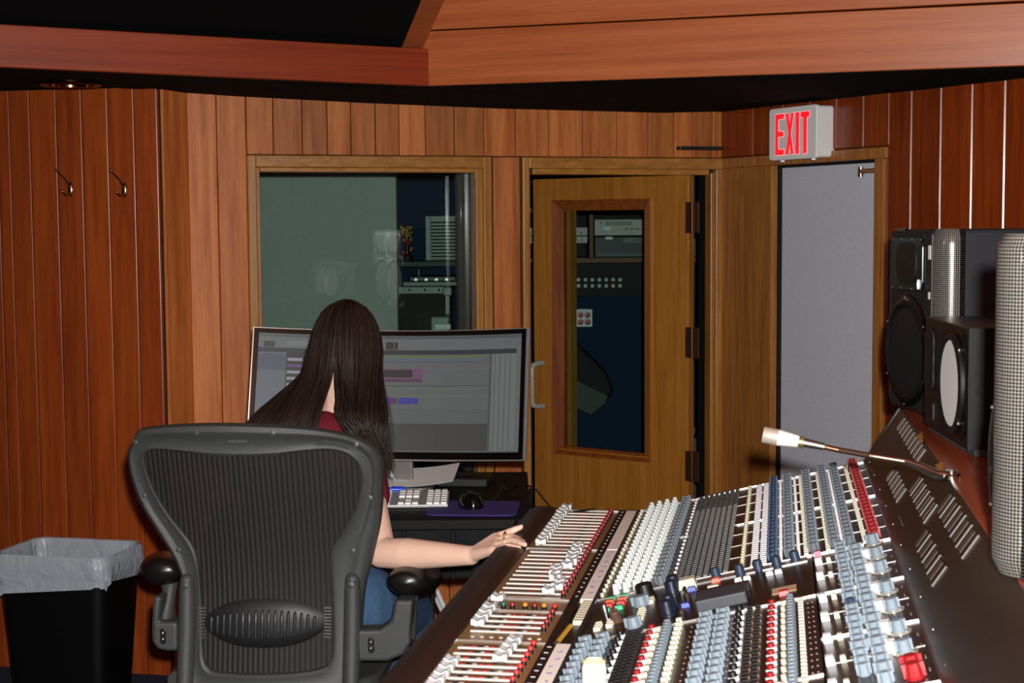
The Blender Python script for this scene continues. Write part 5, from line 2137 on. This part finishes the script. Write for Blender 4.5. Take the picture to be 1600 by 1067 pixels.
def crom(pts, n):
    out = []
    P = [pts[0]]+pts+[pts[-1]]
    m_ = len(pts)-1
    for i in range(n+1):
        q = i/n*m_
        k = min(int(q), m_-1)
        t = q-k
        p0, p1_, p2_, p3 = P[k:k+4]
        out.append(.5*((2*p1_)+(p2_-p0)*t+(2*p0-5*p1_+4*p2_-p3)*t*t+(3*p1_-p0-3*p2_+p3)*t**3))
    return out


def strand(pts, w0, tone, seg=16):
    path = crom(pts, seg)
    base = len(hv)
    for i, p in enumerate(path):
        t = i/seg
        a = path[max(0, i-1)]
        c = path[min(seg, i+1)]
        tg = (c-a).normalized()
        outw = p-Vector((HC.x, HC.y, p.z))
        if outw.length < 1e-4:
            outw = Vector((0, -1, 0))
        side = tg.cross(outw).normalized()
        nrm = side.cross(tg).normalized()
        w_ = w0*(1 if t < .85 else max(.15, (1-t)/.15))
        for q in (side*-w_, nrm*w_*.6, side*w_):
            hv.append(p+q-PB)
            ht.append(tone)
    for i in range(seg):
        for k in range(3):
            a = base+i*3
            hf.append((a+k, a+(k+1) % 3, a+3+(k+1) % 3, a+3+k))


def lerp(a, b_, t):
    return a+(b_-a)*t


def end_curtain(f, left, dep):
    """where a strand hangs at the level of the chair top and below; f runs 0..1 across the lock"""
    if left:
        x1, x2 = lerp(388, 494, f**.8), lerp(350, 488, f)
        Y1, Y2 = 3.60-.03*math.sin(math.pi*f)+.05*dep, 3.56+.05*dep
        y1, y2 = 658, lerp(705, 735, f)
    else:
        x1, x2 = lerp(530, 602, f), lerp(572, 607, f)
        Y1, Y2 = 3.615-.03*math.sin(math.pi*f)+.03*dep+.03*f, 3.59+.03*dep+.04*f
        y1, y2 = 655, lerp(700, 735, f)
    return at(x1, y1, Y1), at(x2, y2, Y2)


def add_lock(n, left, layer):
    for _ in range(n):
        f = random.random()
        dep = random.random()*layer
        if left:
            az = lerp(-195, -88, f)
        else:
            az = lerp(-92, 22, f)
        k = 1.02+.05*random.random()+(.02 if layer < .5 else 0)
        az0 = lerp(-90, az, .75)+random.uniform(-8, 8)
        root = head_pt(az0, random.uniform(2, 16), k)+Vector((.002, 0, 0))
        e1_, e2_ = end_curtain(f, left, dep)
        e1_ += Vector((random.gauss(0, .004), random.gauss(0, .004), 0))
        e2_ += Vector((random.gauss(0, .008), random.gauss(0, .006), random.uniform(-.02, .03)))
        m1, m2 = head_pt(az, 42, k*1.02), head_pt(az, 80, k*1.04)
        p3 = head_pt(az, 104, k*1.06).lerp(e1_, .22)
        p3.z = HC.z-.055
        tone = min(1, max(0, random.gauss(.45, .25)))
        strand([root, m1, m2, p3, p3.lerp(e1_, .5), e1_, e2_], random.uniform(.0011, .0022), tone)


add_lock(1300, True, 1.0)
add_lock(1100, False, 1.0)
add_lock(500, True, .2)
add_lock(450, False, .2)
# front hair, falling in front of the shoulders on the far side
for _ in range(500):
    az = random.uniform(20, 165)
    k = 1.03+.04*random.random()
    if 60 < az < 125:
        continue
    root = head_pt(az*.3-20, random.uniform(2, 12), k)
    e1_ = head_pt(az, 95, 1.1)
    e1_.z = 1.0
    strand([root, head_pt(az, 45, k), head_pt(az, 85, k*1.03), e1_+Z*.12, e1_, e1_-Z*.14], .0018, random.random())
# loose flyaway hairs on the right
for _ in range(40):
    f = random.uniform(.85, 1.15)
    a1 = at(random.uniform(596, 614), random.uniform(640, 700), 3.74)
    a2 = at(random.uniform(600, 618), random.uniform(700, 750), 3.74)
    strand([head_pt(10, 90, 1.06), head_pt(12, 108, 1.1), a1, a2], .0005, .6, 12)
# crown cap under the strands
b0_ = len(hv)
nu_, nv_ = 36, 14
for j in range(nv_):
    for i in range(nu_):
        az = 360*i/nu_
        front = max(0, math.cos(R(az-90)))
        pol = (112-62*front)*j/(nv_-1)
        hv.append(head_pt(az, pol, 1.02)-PB)
        ht.append(.15)
for j in range(nv_-1):
    for i in range(nu_):
        hf.append((b0_+j*nu_+i, b0_+j*nu_+(i+1) % nu_, b0_+(j+1)*nu_+(i+1) % nu_, b0_+(j+1)*nu_+i))
me = bpy.data.meshes.new('hair')
me.from_pydata([tuple(v_) for v_ in hv], [], hf)
ta = me.attributes.new('tone', 'FLOAT', 'POINT')
ta.data.foreach_set('value', ht)
for p in me.polygons:
    p.use_smooth = True
me.materials.append(hm)
ho = bpy.data.objects.new('hair', me)
C.objects.link(ho)
ho.parent = per
tag(ho, 'long straight dark brown hair hanging loose')
